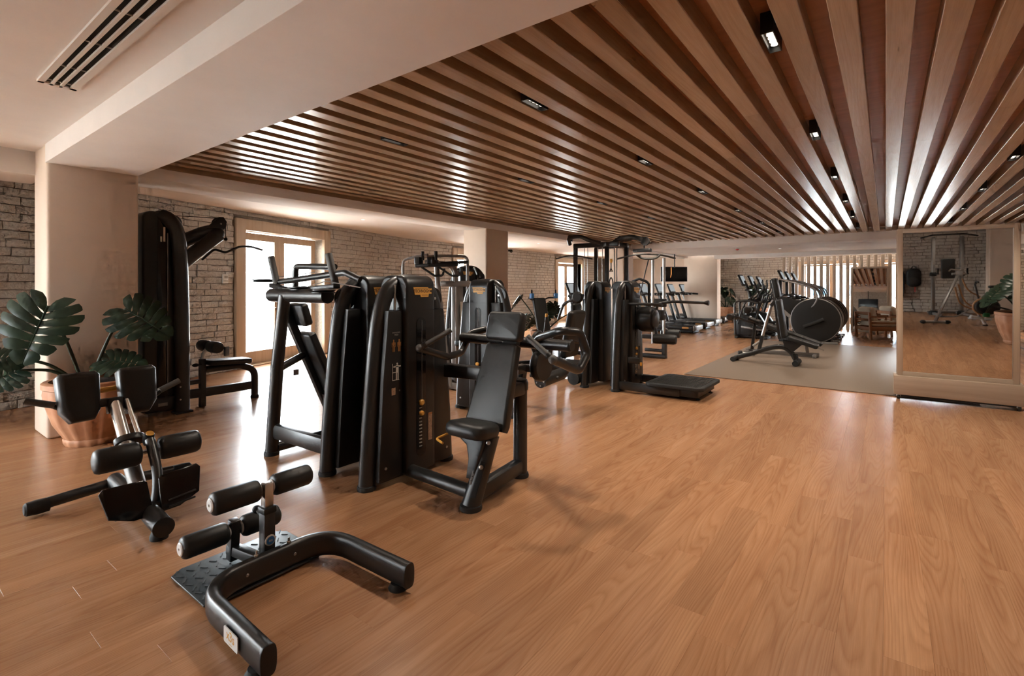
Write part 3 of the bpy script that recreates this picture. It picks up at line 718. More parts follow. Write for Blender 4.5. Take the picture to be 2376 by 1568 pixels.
# ---- seated shoulder press in the foreground
ox, oy = -2.88, 2.55
sp = thing('shoulder_press_machine', 'black seated shoulder press with tilted backrest and looped press arms, nearest weight-stack machine', 'gym machine', (ox, oy, 0))
W = oloc(ox, oy, 0); tower(sp)
obj('base_tube', M().tube([W(-2.84, 2.46, 0.075), W(-2.12, 2.43, 0.075)], 0.045, 16), 'black', sp)
obj('base_beam', M().bar(W(-2.10, 2.42, 0.085), W(-2.17, 2.98, 0.085), 0.085, 0.10, bev=0.02), 'black', sp)
obj('rear_post', M().tube([W(-2.17, 3.0, 0.02), W(-2.17, 3.0, 0.66)], 0.052, 20), 'black', sp); foot(sp, W(-2.17, 3.0, 0), 0.058)
obj('post_cap', M().lathe([(0.058, 0.0), (0.060, 0.05), (0.052, 0.075), (0.02, 0.085)], W(-2.17, 3.0, 0.645), 20), 'plastic', sp)
sc_ = obj('seat_column', M().tube([W(-2.10, 2.37, 0.02), W(-2.06, 2.53, 0.44)], (0.062, 0.052), 20), 'black', sp); foot(sp, W(-2.10, 2.37, 0), 0.066)
ca, cb = Vector(W(-2.10, 2.37, 0.02)), Vector(W(-2.06, 2.53, 0.44)); cdir = (cb - ca).normalized(); cn = Vector((0.45, -0.85, 0.3)); cn = (cn - cdir * cn.dot(cdir)).normalized(); cs = cdir.cross(cn)
obj('column_slot', M().pad(ca + cdir * 0.17 + cn * 0.057 - cs * -0.010, cs, cdir, 0.034, 0.22, 0.008, 0.004, 0.001), 'ink', sp)
hp = obj('height_plate', M().pad(ca + cdir * 0.26 + cn * 0.050 + cs * -0.034, cs, cdir, 0.016, 0.27, 0.010, 0.007, 0.001), 'greymetal', sp)
obj('plate_holes', (lambda m: [m.lathe([(0.0035, -0.0005), (0.0035, 0.0008)], ca + cdir * (0.15 + 0.026 * q) + cn * 0.0555 + cs * -0.034, 8, cn) for q in range(9)] and m)(M()), 'ink', hp, 0)
for q in (0.245, 0.40): obj('adjuster_bolt', M().lathe([(0.014, 0), (0.014, 0.008), (0.006, 0.011)], ca + cdir * q + cn * 0.060 + cs * 0.006, 12, cn), 'steel', sp)
br = [(-0.02, -0.14), (0.035, -0.14), (0.06, 0.10), (0.05, 0.15), (-0.15, 0.155), (-0.14, 0.10), (-0.07, 0.06), (-0.035, -0.02)]
obj('seat_bracket', M().prism(br, W(-2.115, 2.435, 0.315), (1, 0.12, 0), (0.06, 0.25, 0.96), 0.07, 0.012), 'plastic', sp)
obj('seat', M().pad(W(-2.165, 2.46, 0.475), (1, 0, 0), (0, 1, -0.10), 0.335, 0.26, 0.095, 0.085, 0.042), 'pad', sp)
obj('seat_lever', M().tube([W(-2.33, 2.40, 0.43), W(-2.37, 2.33, 0.405), W(-2.28, 2.30, 0.40)], 0.008, 8, 0.02), 'yellow', sp)
ay = Vector((0, 0.195, 0.545)).normalized()
bk = [(-0.165, -0.285), (0.165, -0.285), (0.175, -0.25), (0.135, 0.275), (0.115, 0.29), (-0.115, 0.29), (-0.135, 0.275), (-0.175, -0.25)]
bo = Vector(W(-2.160, 2.690, 0.722))
obj('backrest', M().prism([(a * 1.0, b * 1.03) for a, b in bk], bo, (1, 0, 0), ay, 0.075, 0.022, 4), 'pad', sp)
obj('headrest', M().pad(Vector(W(-2.155, 2.805, 1.125)), (1, 0, 0), Vector((0, 0.05, 0.2)), 0.305, 0.205, 0.075, 0.035, 0.022), 'pad', sp)
obj('back_frame', M().bar(W(-2.165, 2.735, 0.55), W(-2.155, 2.90, 1.10), 0.13, 0.05, (0, 1, 0), 0.012).bar(W(-2.17, 2.76, 0.66), W(-2.17, 3.0, 0.66), 0.11, 0.10, bev=0.02), 'plastic', sp)
obj('cross_beam', M().bar(W(-2.86, 2.86, 0.745), W(-2.17, 2.95, 0.745), 0.09, 0.10, bev=0.012), 'black', sp)
obj('cam_plate', M().lathe([(0.105, -0.03), (0.115, -0.015), (0.115, 0.015), (0.105, 0.03)], W(-1.97, 2.98, 0.845), 28, (1, 0, 0)), 'plastic', sp)
obj('pivot_tube', M().tube([W(-2.72, 2.97, 1.0), W(-1.73, 2.97, 1.0)], 0.040, 20), 'black', sp)
obj('pivot_end', M().lathe([(0.041, 0), (0.043, 0.01), (0.036, 0.025)], W(-1.735, 2.97, 1.0), 20, (1, 0, 0)), 'plastic', sp)
obj('press_arm', M().tube([W(-1.59, 2.53, 0.97), W(-1.565, 2.80, 0.868), W(-1.555, 2.90, 0.97), W(-1.575, 2.83, 1.115), W(-1.66, 2.74, 1.125), W(-1.95, 2.93, 1.05), W(-2.02, 2.97, 1.0)], 0.027, 14, 0.055), 'black', sp)
obj('press_arm', M().tube([W(-2.68, 2.47, 0.965), W(-2.69, 2.77, 0.868), W(-2.69, 2.92, 0.885), W(-2.69, 3.03, 1.03), W(-2.58, 3.10, 1.065), W(-2.38, 3.03, 1.03), W(-2.3, 2.97, 1.0)], 0.027, 14, 0.055), 'black', sp)
for a, b in ((W(-1.59, 2.53, 0.97), W(-1.755, 2.50, 1.10)), (W(-2.68, 2.47, 0.965), W(-2.51, 2.62, 1.095))):
    obj('grip', M().tube([a, b], 0.0185, 12), 'grip', sp); obj('grip_end', M().ball(a, 0.029, 14, 8), 'grip', sp); obj('grip_collar', M().tube([Vector(a).lerp(Vector(b), 0.13), Vector(a).lerp(Vector(b), 0.22)], 0.024, 12), 'black', sp)

# ---- pec / pulldown machine back to back with it
ox, oy = -3.35, 2.55
pm = thing('pulldown_machine', 'black A-frame pulldown machine with two upright grips, standing before the first glazed door', 'gym machine', (ox, oy, 0), math.pi)
W = oloc(ox, oy, math.pi); tower(pm, stack=False, placard=False)
obj('front_post', M().tube([W(-4.12, 2.14, 0.02), W(-4.03, 2.14, 0.75), W(-3.95, 2.16, 1.34)], (0.052, 0.048), 18), 'black', pm); foot(pm, W(-4.12, 2.14, 0), 0.056)
obj('top_tube', M().tube([W(-4.19, 2.18, 1.335), W(-3.37, 2.18, 1.335)], 0.056, 20), 'black', pm)
obj('tube_end', M().ball(W(-4.19, 2.18, 1.335), 0.056, 16, 8, (0.6, 1, 1)), 'plastic', pm)
obj('base_bar', M().bar(W(-4.08, 2.15, 0.205), W(-3.37, 2.17, 0.205), 0.07, 0.13, bev=0.03), 'black', pm)
obj('floor_bar', M().tube([W(-4.1, 2.17, 0.06), W(-4.12, 2.82, 0.06)], 0.04, 14), 'black', pm); foot(pm, W(-4.12, 2.84, 0), 0.05)
obj('back_post', M().bar(W(-4.17, 2.27, 1.25), W(-4.13, 2.78, 0.06), 0.075, 0.055, (1, 0, 0), 0.012), 'black', pm)
obj('strut', M().tube([W(-4.02, 2.15, 0.73), W(-4.15, 2.44, 0.80)], 0.03, 12), 'black', pm)
ay = Vector((0, -0.235, 0.56)).normalized()
obj('backrest', M().prism([(-a * 0.82, b) for a, b in bk], W(-4.10, 2.545, 0.735), (1, 0, 0), (0, 0.235 , 0.56), 0.075, 0.022, 4), 'pad', pm)
obj('headrest', M().pad(W(-4.12, 2.385, 1.165), (1, 0, 0), (0, 0.06, 0.2), 0.27, 0.20, 0.075, 0.03, 0.022), 'pad', pm)
obj('seat', M().pad(W(-4.10, 2.80, 0.43), (1, 0, 0), (0, 1, 0.05), 0.36, 0.36, 0.09, 0.09, 0.04), 'pad', pm)
obj('seat_arm', M().prism([(-0.10, 0.10), (0.10, 0.10), (0.03, -0.12), (-0.03, -0.12)], W(-4.11, 2.70, 0.33), (0, -1, 0), (0, 0, 1), 0.06, 0.01), 'plastic', pm)
obj('tag_plate', M().box(W(-4.125, 2.36, 0.66), (0.002, 0.05, 0.05)), 'greyink', pm, 0)
for a, b in (((-4.44, 2.30, 1.675), (-4.33, 2.30, 1.41)), ((-3.545, 2.30, 1.665), (-3.44, 2.30, 1.40))):
    obj('upright_grip', M().tube([W(*a), W(*b)], 0.029, 14), 'grip', pm)
obj('press_arm', M().tube([W(-4.36, 2.32, 1.45), W(-4.10, 2.32, 1.465), W(-3.35, 2.32, 1.515), W(-3.22, 2.36, 1.46)], 0.026, 12, 0.06), 'black', pm)
obj('press_arm', M().tube([W(-4.10, 2.34, 1.36), W(-4.10, 2.34, 1.585), W(-3.52, 2.34, 1.565)], 0.026, 12, 0.05), 'black', pm)
obj('arm_bracket', M().bar(W(-4.42, 2.30, 1.42), W(-3.95, 2.22, 1.37), 0.06, 0.04, bev=0.01).bar(W(-3.95, 2.22, 1.37), W(-3.40, 2.28, 1.41), 0.07, 0.04, bev=0.01), 'black', pm)
for c, r in (((-3.33, 2.12, 1.372), 0.085), ((-3.78, 2.22, 1.392), 0.10), ((-4.56, 2.30, 1.46), 0.10)):
    obj('cable_pulley', M().lathe([(r, -0.012), (r, -0.006), (r * 0.85, 0), (r, 0.006), (r, 0.012), (r * 0.3, 0.02)], W(*c), 24), 'plastic', pm)
obj('cable', M().tube([W(-4.5, 2.36, 1.49), W(-3.9, 2.40, 1.53)], 0.004, 6).tube([W(-3.75, 2.22, 1.40), W(-3.5, 2.25, 1.45), W(-3.0, 2.2, 1.40)], 0.004, 6), 'greymetal', pm)

# ---- leg machine behind the press
ox, oy = -3.6, 4.32
lm = thing('leg_curl_machine', 'black leg curl machine behind the shoulder press, its logo tower facing the camera', 'gym machine', (ox, oy, 0), -math.pi / 2)
W = oloc(ox, oy, -math.pi / 2); tower(lm, placard=False)
obj('support_arm', M().bar(W(-3.55, 4.40, 0.40), W(-3.45, 4.86, 0.44), 0.09, 0.11, bev=0.02).bar(W(-3.48, 4.86, 0.44), W(-2.88, 4.90, 0.46), 0.08, 0.09, bev=0.02), 'black', lm)
obj('seat_post', M().bar(W(-3.52, 4.82, 0.0), W(-3.46, 4.84, 0.44), 0.09, 0.09, (1, 0, 0), 0.02), 'black', lm)
obj('seat', M().pad(W(-2.93, 4.86, 0.53), (1, 0, 0), (0, 1, 0), 0.36, 0.40, 0.09, 0.08, 0.035), 'pad', lm)
obj('backrest', M().pad(W(-2.93, 5.10, 0.86), (1, 0, 0), (0, 0.2, 0.9), 0.34, 0.56, 0.08, 0.05, 0.03), 'pad', lm)
obj('lever_arm', M().bar(W(-3.15, 4.62, 0.72), W(-2.95, 4.38, 0.46), 0.05, 0.03, bev=0.008).tube([W(-3.05, 4.40, 0.46), W(-2.72, 4.44, 0.46)], 0.018, 10), 'black', lm)
obj('shin_roller', M().lathe([(0.02, -0.21), (0.058, -0.205), (0.064, -0.18), (0.064, 0.18), (0.058, 0.205), (0.02, 0.21)], W(-2.80, 4.45, 0.46), 20, (-1, 0, 0.06)), 'pad', lm)
obj('index_ring', M().lathe([(0.070, -0.012), (0.070, 0.012)], W(-2.80, 4.225, 0.452), 20, (-1, 0, 0.06)), 'plastic', lm)
for q in range(5): obj('index_hole', M().lathe([(0.009, -0.002), (0.009, 0.003)], W(-2.80 + 0.045 * math.cos(q * 1.2), 4.210, 0.452 + 0.045 * math.sin(q * 1.2)), 10, (1, 0, 0)), 'greymetal', lm, 0)
obj('cam_plate', M().lathe([(0.13, -0.02), (0.14, 0), (0.13, 0.02)], W(-3.12, 4.66, 0.78), 26, (0, -1, 0)), 'plastic', lm)
obj('hand_rail', M().tube([W(-2.72, 5.02, 0.52), W(-2.72, 4.90, 0.78), W(-2.74, 4.74, 0.82)], 0.016, 10, 0.06), 'black', lm)

# ---- hip machine with step platform and its partner
ox, oy = -2.92, 6.61
hm = thing('multi_hip_machine', 'black multi hip machine with low ribbed step platform and curved hand bars', 'gym machine', (ox, oy, 0))
W = oloc(ox, oy, 0); tower(hm, placard=False)
for y in (6.26, 6.96): obj('base_rail', M().bar(W(-2.90, y, 0.085), W(-2.05, y, 0.085), 0.075, 0.11, bev=0.02), 'black', hm)
pf = obj('platform', M().prism(rrect(0.74, 0.86, 0.08), W(-2.14, 6.63, 0.150), (1, 0, 0), (0, 1, 0), 0.045, 0.012), 'rubber', hm)
obj('treads', (lambda m: [m.box(W(-2.46 + 0.026 * q, 6.63, 0.1735), (0.012, 0.74, 0.004)) for q in range(25)] and m)(M()), 'plastic', pf, 0)
obj('platform_base', M().prism(rrect(0.66, 0.78, 0.05), W(-2.17, 6.63, 0.085), (1, 0, 0), (0, 1, 0), 0.09, 0.01), 'plastic', hm)
for p in ((-1.87, 6.36), (-1.87, 6.9)): obj('leveller', M().lathe([(0.025, 0), (0.022, 0.015), (0.010, 0.02), (0.010, 0.06)], W(*p, 0), 12), 'rubber', hm)
obj('hip_mount', M().bar(W(-2.86, 6.72, 0.98), W(-2.66, 6.72, 0.98), 0.16, 0.30, bev=0.03), 'black', hm)
obj('drum', M().lathe([(0.02, -0.12), (0.15, -0.115), (0.175, -0.06), (0.175, 0.07), (0.165, 0.10), (0.03, 0.105)], W(-2.66, 6.70, 0.96), 30, (1, 0, 0)), 'plastic', hm)
obj('drum_cover', M().lathe([(0.13, 0), (0.13, 0.02), (0.10, 0.03)], W(-2.555, 6.70, 0.96), 26, (1, 0, 0)), 'black', hm)
obj('swing_arm', M().bar(W(-2.56, 6.68, 0.93), W(-2.50, 6.66, 0.71), 0.05, 0.03, (1, 0, 0), bev=0.01), 'black', hm)
obj('thigh_roller', M().lathe([(0.02, -0.16), (0.06, -0.15), (0.068, -0.12), (0.068, 0.12), (0.06, 0.15), (0.02, 0.16)], W(-2.40, 6.66, 0.70), 20, (1, 0.12, 0)), 'pad', hm)
obj('hand_bar', M().tube([W(-2.84, 6.42, 0.62), W(-2.92, 6.42, 0.95), W(-2.95, 6.42, 1.05), W(-2.93, 6.43, 1.18), W(-2.36, 6.45, 1.175)], 0.020, 12, 0.09), 'black', hm)
obj('hand_bar', M().tube([W(-2.72, 7.02, 0.95), W(-2.62, 7.03, 1.17), W(-2.42, 7.04, 1.20), W(-1.96, 7.05, 1.19)], 0.020, 12, 0.08), 'black', hm)
obj('bar_end', M().lathe([(0.02, -0.04), (0.036, 0.01), (0.034, 0.022)], W(-1.95, 7.05, 1.19), 14, (1, 0, 0)), 'plastic', hm)
obj('guard_loop', M().tube([W(-3.02, 6.94, 1.15), W(-3.02, 6.94, 1.47), W(-2.88, 6.94, 1.53), W(-2.73, 6.94, 1.47), W(-2.73, 6.94, 1.10)], 0.020, 12, 0.07), 'black', hm)
obj('side_arm', M().bar(W(-2.80, 6.36, 0.42), W(-2.62, 6.36, 0.42), 0.05, 0.09, bev=0.02).tube([W(-2.64, 6.36, 0.42), W(-2.64, 6.36, 0.62)], 0.012, 8), 'black', hm)
obj('pull_pin', M().lathe([(0.012, 0), (0.016, 0.02), (0.016, 0.045)], W(-2.60, 6.33, 0.36), 10), 'yellow', hm)
ox, oy = -3.39, 6.61
sm = thing('seated_row_machine', 'black weight-stack machine back to back with the step platform machine', 'gym machine', (ox, oy, 0), math.pi)
W = oloc(ox, oy, math.pi); tower(sm, placard=False)
obj('side_knob', M().lathe([(0.02, -0.09), (0.075, -0.05), (0.085, 0), (0.06, 0.03)], W(-3.50, 6.22, 1.26), 20, (-0.2, 1, 0)), 'plastic', sm)
obj('base_beam', M().bar(W(-3.45, 6.75, 0.07), W(-4.25, 6.75, 0.07), 0.09, 0.09, bev=0.02), 'black', sm); foot(sm, W(-4.25, 6.75, 0), 0.06)
obj('seat_post', M().bar(W(-4.05, 6.75, 0.06), W(-4.05, 6.75, 0.48), 0.08, 0.08, bev=0.02), 'black', sm)
obj('seat', M().pad(W(-4.05, 6.75, 0.52), (1, 0, 0), (0, 1, 0), 0.36, 0.36, 0.08, 0.08, 0.035), 'pad', sm)
obj('chest_pad', M().pad(W(-3.82, 6.75, 0.98), (0, 1, 0), (0, 0, 1), 0.26, 0.36, 0.08, 0.05, 0.03), 'pad', sm)
obj('row_arm', M().tube([W(-3.56, 6.45, 1.30), W(-3.85, 6.42, 1.15), W(-3.95, 6.44, 0.92)], 0.022, 12, 0.08), 'black', sm)
obj('lower_roller', M().lathe([(0.03, -0.05), (0.09, -0.045), (0.09, 0.045), (0.03, 0.05)], W(-3.52, 6.18, 0.12), 20, (0, 1, 0)), 'rubber', sm)

# ---- lat pulldown by the near column
ox, oy = -6.42, 2.10
la = thing('lat_pulldown_machine', 'tall black lat pulldown with bench and wavy bar, just beyond the near column', 'gym machine', (ox, oy, 0))
W = oloc(ox, oy, 0)
pr = [(-0.19, 0.05), (0.20, 0.05), (0.19, 2.02)] + [(0.19 - 0.10 * (1 - math.cos(math.radians(a))), 2.12 + 0.10 * math.sin(math.radians(a))) for a in range(0, 91, 18)] + [(-0.10 - 0.10 * math.sin(math.radians(a)), 2.15 + 0.085 * math.cos(math.radians(a))) for a in range(0, 91, 18)]
obj('shroud', M().prism(pr, (-0.06, 0, 0), (0, 1, 0), (0, 0, 1), 0.24, 0.03, 3), 'plastic', la, 40)
obj('side_post', M().tube(smooth_path([(0.10, 0.165, 0.02), (0.10, 0.16, 1.0), (0.10, 0.13, 1.9), (0.09, 0.06, 2.13), (0.02, -0.02, 2.20)], 5), 1.0, prof=oval(0.075, 0.06, 18), up=(1, 0, 0)), 'black', la)
obj('side_post', M().tube(smooth_path([(-0.22, 0.165, 0.02), (-0.22, 0.16, 1.0), (-0.22, 0.13, 1.9), (-0.20, 0.06, 2.13), (-0.12, -0.02, 2.20)], 5), 1.0, prof=oval(0.075, 0.06, 18), up=(1, 0, 0)), 'black', la)
obj('side_recess', M().pad((0.064, -0.015, 1.16), (0, 1, 0), (0, 0, 1), 0.10, 2.0, 0.01, 0.03, 0.003), 'gloss', la)
obj('guide_rod', M().cyl((0.076, 0.03, 0.35), (0.076, 0.03, 2.0), 0.006, seg=8), 'greymetal', la)
obj('window_slot', M().box((0.071, 0.0, 1.985), (0.004, 0.018, 0.16)).box((0.071, -0.03, 1.93), (0.004, 0.016, 0.06)), 'whiteink', la, 0)
badge(la, (-0.05, -0.192, 2.03), (1, 0, 0), (0, 0, 1), 0.17)
obj('base_frame', M().box((-0.06, -0.02, 0.12), (0.30, 0.34, 0.16), None, 0.03), 'black', la)
obj('foot', M().box((0.10, 0.165, 0.012), (0.15, 0.17, 0.024), None, 0.006), 'rubber', la); obj('foot', M().box((-0.22, 0.165, 0.012), (0.15, 0.17, 0.024), None, 0.006), 'rubber', la)
obj('sticker', M().box((0.092, -0.02, 0.12), (0.002, 0.09, 0.035)), 'greyink', la, 0)
obj('bolt', M().lathe([(0.010, 0), (0.006, 0.006)], (0.175, 0.12, 0.30), 10, (1, 0, 0)), 'steel', la); obj('bolt', M().lathe([(0.010, 0), (0.006, 0.006)], (0.175, 0.12, 0.16), 10, (1, 0, 0)), 'steel', la)
for xx, q in ((0.02, ((2.20, 1.60), (2.38, 1.76), (2.58, 1.94), (2.70, 2.04))), (-0.16, ((2.22, 1.84), (2.38, 1.95), (2.56, 2.05), (2.68, 2.08)))): obj('boom_arm', M().tube(smooth_path([W(-6.42 + xx, *q[0]), W(-6.42 + xx * 0.8, *q[1]), W(-6.43 + xx * 0.4, *q[2]), W(-6.44, *q[3])], 6), 1.0, prof=oval(0.080, 0.050, 16), up=(1, 0, 0)), 'black', la)
obj('boom_head', M().ball(W(-6.44, 2.68, 2.05), 0.085, 16, 10, (0.75, 1, 1)), 'black', la)
obj('boom_pulley', M().lathe([(0.078, -0.02), (0.078, -0.01), (0.06, 0), (0.078, 0.01), (0.078, 0.02)], W(-6.44, 2.70, 2.165), 26, (1, 0, 0)), 'plastic', la)
obj('pulley_guard', M().prism([(-0.16, -0.06), (-0.02, 0.08), (0.03, 0.085), (0.07, 0.03), (0.04, -0.05)], W(-6.395, 2.70, 2.165), (0, 1, 0), (0, 0, 1), 0.012, 0.003), 'plastic', la)
obj('pulley_bolt', M().lathe([(0.012, 0), (0.008, 0.008)], W(-6.388, 2.70, 2.165), 10, (1, 0, 0)), 'steel', la)
obj('cable', M().cyl(W(-6.44, 2.25, 2.215), W(-6.44, 2.70, 2.235), 0.004, seg=6).cyl(W(-6.44, 2.775, 2.14), W(-6.44, 2.775, 1.99), 0.004, seg=6), 'plastic', la)
obj('cable_stop', M().ball(W(-6.44, 2.775, 1.99), 0.022, 10, 6), 'rubber', la)
obj('carabiner', M().tube([W(-6.44, 2.775, 1.97), W(-6.44, 2.757, 1.90), W(-6.44, 2.775, 1.885), W(-6.44, 2.793, 1.90)], 0.004, 6, closed=True), 'steel', la)
obj('lat_bar', M().tube(smooth_path([W(-6.66, 2.60, 1.74), W(-6.60, 2.64, 1.80), W(-6.54, 2.69, 1.86), W(-6.49, 2.735, 1.845), W(-6.44, 2.775, 1.83), W(-6.39, 2.83, 1.86), W(-6.34, 2.90, 1.90), W(-6.25, 2.99, 1.90), W(-6.15, 3.08, 1.86)], 5), 0.014, 10), 'black', la)
obj('bench_rail', M().bar(W(-6.45, 2.26, 0.165), W(-6.45, 3.09, 0.165), 0.06, 0.105, bev=0.015), 'black', la)
obj('bench_rail', M().bar(W(-6.45, 2.26, 0.30), W(-6.45, 2.50, 0.30), 0.05, 0.05, bev=0.01), 'black', la)
obj('bench_post', M().bar(W(-6.45, 2.52, 0.0), W(-6.45, 2.52, 0.56), 0.065, 0.065, (1, 0, 0), 0.01), 'black', la)
obj('seat_support', M().tube([W(-6.45, 2.55, 0.43), W(-6.45, 2.95, 0.43), W(-6.45, 3.13, 0.36), W(-6.45, 3.13, 0.03)], 1.0, fil=0.14, prof=oval(0.04, 0.045, 14), up=(1, 0, 0), n=8), 'black', la)
foot(la, W(-6.45, 3.13, 0), 0.045)
obj('seat', M().pad(W(-6.45, 2.80, 0.50), (1, 0, 0), (0, 1, -0.05), 0.27, 0.50, 0.06, 0.04, 0.02), 'pad', la)
obj('knee_tube', M().tube([W(-6.45, 2.52, 0.50), W(-6.45, 2.53, 0.62), W(-6.45, 2.59, 0.70)], 0.022, 12, 0.06), 'steel', la)
for xx in (-0.13, 0.13): obj('knee_roller', M().lathe([(0.03, -0.105), (0.062, -0.10), (0.068, -0.07), (0.068, 0.07), (0.062, 0.10), (0.03, 0.105)], W(-6.45 + xx, 2.60, 0.70), 20, (1, 0, 0)), 'pad', la)
obj('pull_knob', M().tube([W(-6.42, 2.50, 0.50), W(-6.40, 2.42, 0.50)], 0.010, 8).ball(W(-6.40, 2.43, 0.50), 0.024, 12, 8, (0.9, 1.6, 0.9)), 'plastic', la)
# ================================================================ FOREGROUND BENCHES AND PLANTS
def roller(t, c, axis, L, r, name='roller', cap=None, mt='pad'):
    h = L / 2
    obj(name, M().lathe([(0.012, -h - 0.004), (r * 0.62, -h), (r * 0.9, -h + r * 0.12), (r, -h + r * 0.35), (r * 1.01, 0), (r, h - r * 0.35), (r * 0.9, h - r * 0.12), (r * 0.62, h), (0.012, h + 0.004)], c, 24, axis), mt, t, 60)
    if cap:
        a = Vector(axis).normalized()
        for s in (-1, 1): obj('end_cap', M().lathe([(r * 0.60, 0), (r * 0.60, 0.005), (r * 0.5, 0.009), (0.007, 0.009), (0.006, 0.004)], Vector(c) + a * s * (h - 0.001), 20, a * s), cap, t)
# ---- lower back bench, left foreground
ox, oy = -3.75, 1.10
lb = thing('back_extension_bench', 'low black back extension bench with two thigh pads and ankle rollers, left foreground', 'bench', (ox, oy, 0))
W = oloc(ox, oy, 0)
obj('main_beam', M().tube([W(-3.17, 1.045, 0.085), W(-3.50, 1.07, 0.085), W(-4.20, 1.10, 0.085)], 1.0, prof=oval(0.05, 0.055, 18), up=(0, 0, 1)), 'black', lb)
obj('beam_cap', M().lathe([(0.053, 0), (0.053, 0.006), (0.047, 0.010)], W(-3.172, 1.045, 0.085), 22, (1, -0.08, 0)), 'plastic', lb)
obj('front_foot', M().lathe([(0.045, 0), (0.045, 0.02), (0.035, 0.045)], W(-3.25, 1.05, 0), 20), 'rubber', lb)
obj('rear_bar', M().tube([W(-4.18, 0.68, 0.055), W(-4.20, 1.10, 0.075), W(-4.19, 1.52, 0.055)], 0.034, 16, 0.2), 'black', lb)
for y in (0.705, 1.495): obj('bar_sleeve', M().lathe([(0.02, -0.062), (0.042, -0.055), (0.045, 0), (0.040, 0.05), (0.03, 0.06)], W(-4.18, y, 0.05), 18, (0, 1 if y > 1 else -1, 0)), 'rubber', lb)
obj('lower_tube', M().tube([W(-3.62, 1.08, 0.10), W(-3.93, 1.08, 0.415)], 0.045, 20), 'greymetal', lb)
obj('upper_tube', M().tube([W(-3.92, 1.08, 0.405), W(-4.13, 1.08, 0.625)], 0.035, 18), 'steel', lb)
obj('guide_rod', M().tube([W(-3.93, 1.155, 0.43), W(-4.13, 1.145, 0.64)], 0.014, 12), 'steel', lb)
obj('collar', M().prism([(a, b) for a, b in oval(0.085, 0.054, 22)], W(-3.925, 1.105, 0.41), (0, 1, 0), (0.7, 0, 0.7), 0.045, 0.006), 'plastic', lb)
kn = obj('adjuster_knob', M().lathe([(0.012, -0.05), (0.028, -0.02), (0.032, 0.0), (0.030, 0.035), (0.024, 0.042)], W(-3.83, 1.175, 0.42), 18, (0.5, 0.1, 0.86)), 'plastic', lb)
obj('knob_cap', M().lathe([(0.024, 0), (0.022, 0.006)], Vector(W(-3.83, 1.175, 0.42)) + Vector((0.5, 0.1, 0.86)).normalized() * 0.041, 18, (0.5, 0.1, 0.86)), 'yellow', kn)
obj('pad_bar', M().bar(W(-4.16, 0.86, 0.635), W(-4.16, 1.32, 0.635), 0.06, 0.05, bev=0.012).bar(W(-4.13, 1.08, 0.56), W(-4.15, 1.08, 0.66), 0.08, 0.08, bev=0.01), 'plastic', lb)
obj('release_bar', M().cyl(W(-4.27, 1.0, 0.70), W(-4.27, 1.125, 0.705), 0.019, seg=14), 'yellow', lb)
obj('bar_pin', M().cyl(W(-4.27, 1.12, 0.705), W(-4.27, 1.14, 0.705), 0.012, seg=10), 'steel', lb)
for yc, sg in ((0.905, 1), (1.225, -1)):
    pdp = [(-0.112, 0.13), (-0.09, 0.155), (0.09, 0.155), (0.112, 0.13), (0.104, -0.10), (0.07, -0.16), (-0.05, -0.165), (-0.10, -0.09)]
    if sg < 0: pdp = [(-a, b) for a, b in pdp]
    obj('thigh_pad', M().prism(pdp, W(-4.20, yc, 0.69), (0, 1, 0), (-0.28, 0, 1), 0.135, 0.042, 5), 'pad', lb, 50)
for s in (-1, 1):
    obj('handle_stem', M().tube([W(-4.22, 1.08 + s * 0.20, 0.62), W(-4.22, 1.08 + s * 0.27, 0.63), W(-4.22, 1.08 + s * 0.30, 0.655)], 0.014, 10, 0.03), 'black', lb)
    obj('handle_grip', M().tube([W(-4.22, 1.08 + s * 0.285, 0.652), W(-4.25, 1.08 + s * 0.42, 0.70)], 0.021, 14), 'grip', lb)
obj('roller_stem', M().tube(smooth_path([W(-3.73, 1.155, 0.435), W(-3.66, 1.15, 0.37), W(-3.56, 1.14, 0.27), W(-3.50, 1.12, 0.17), W(-3.47, 1.09, 0.07)], 5), 0.028, 14), 'black', lb)
obj('axle', M().cyl(W(-3.72, 0.9, 0.37), W(-3.72, 1.42, 0.37), 0.014, seg=10), 'steel', lb)
for y in (0.985, 1.315): roller(lb, W(-3.72, y, 0.37), (0, 1, 0), 0.235, 0.073, 'ankle_roller')
for s in (-1, 1):
    pl = [(s * 0.02, -0.09), (s * 0.03, 0.10), (s * 0.05, 0.115), (s * 0.245, 0.115), (s * 0.265, 0.09), (s * 0.235, -0.055), (s * 0.12, -0.095)]
    fp = obj('foot_plate', M().prism(pl, W(-3.435, 1.09, 0.165), (-0.10, 1, 0.06 * s), (-0.42, 0, 0.9), 0.016, 0.006), 'gloss', lb)
    obj('plate_rib', M().tube([W(-3.402, 1.09 + s * 0.06, 0.10), W(-3.402, 1.09 + s * 0.20, 0.115)], 0.006, 8).tube([W(-3.412, 1.09 + s * 0.06, 0.135), W(-3.422, 1.09 + s * 0.21, 0.15)], 0.006, 8), 'plastic', fp)
obj('plate_mount', M().bar(W(-3.46, 0.99, 0.105), W(-3.46, 1.19, 0.105), 0.06, 0.06, bev=0.01), 'black', lb)

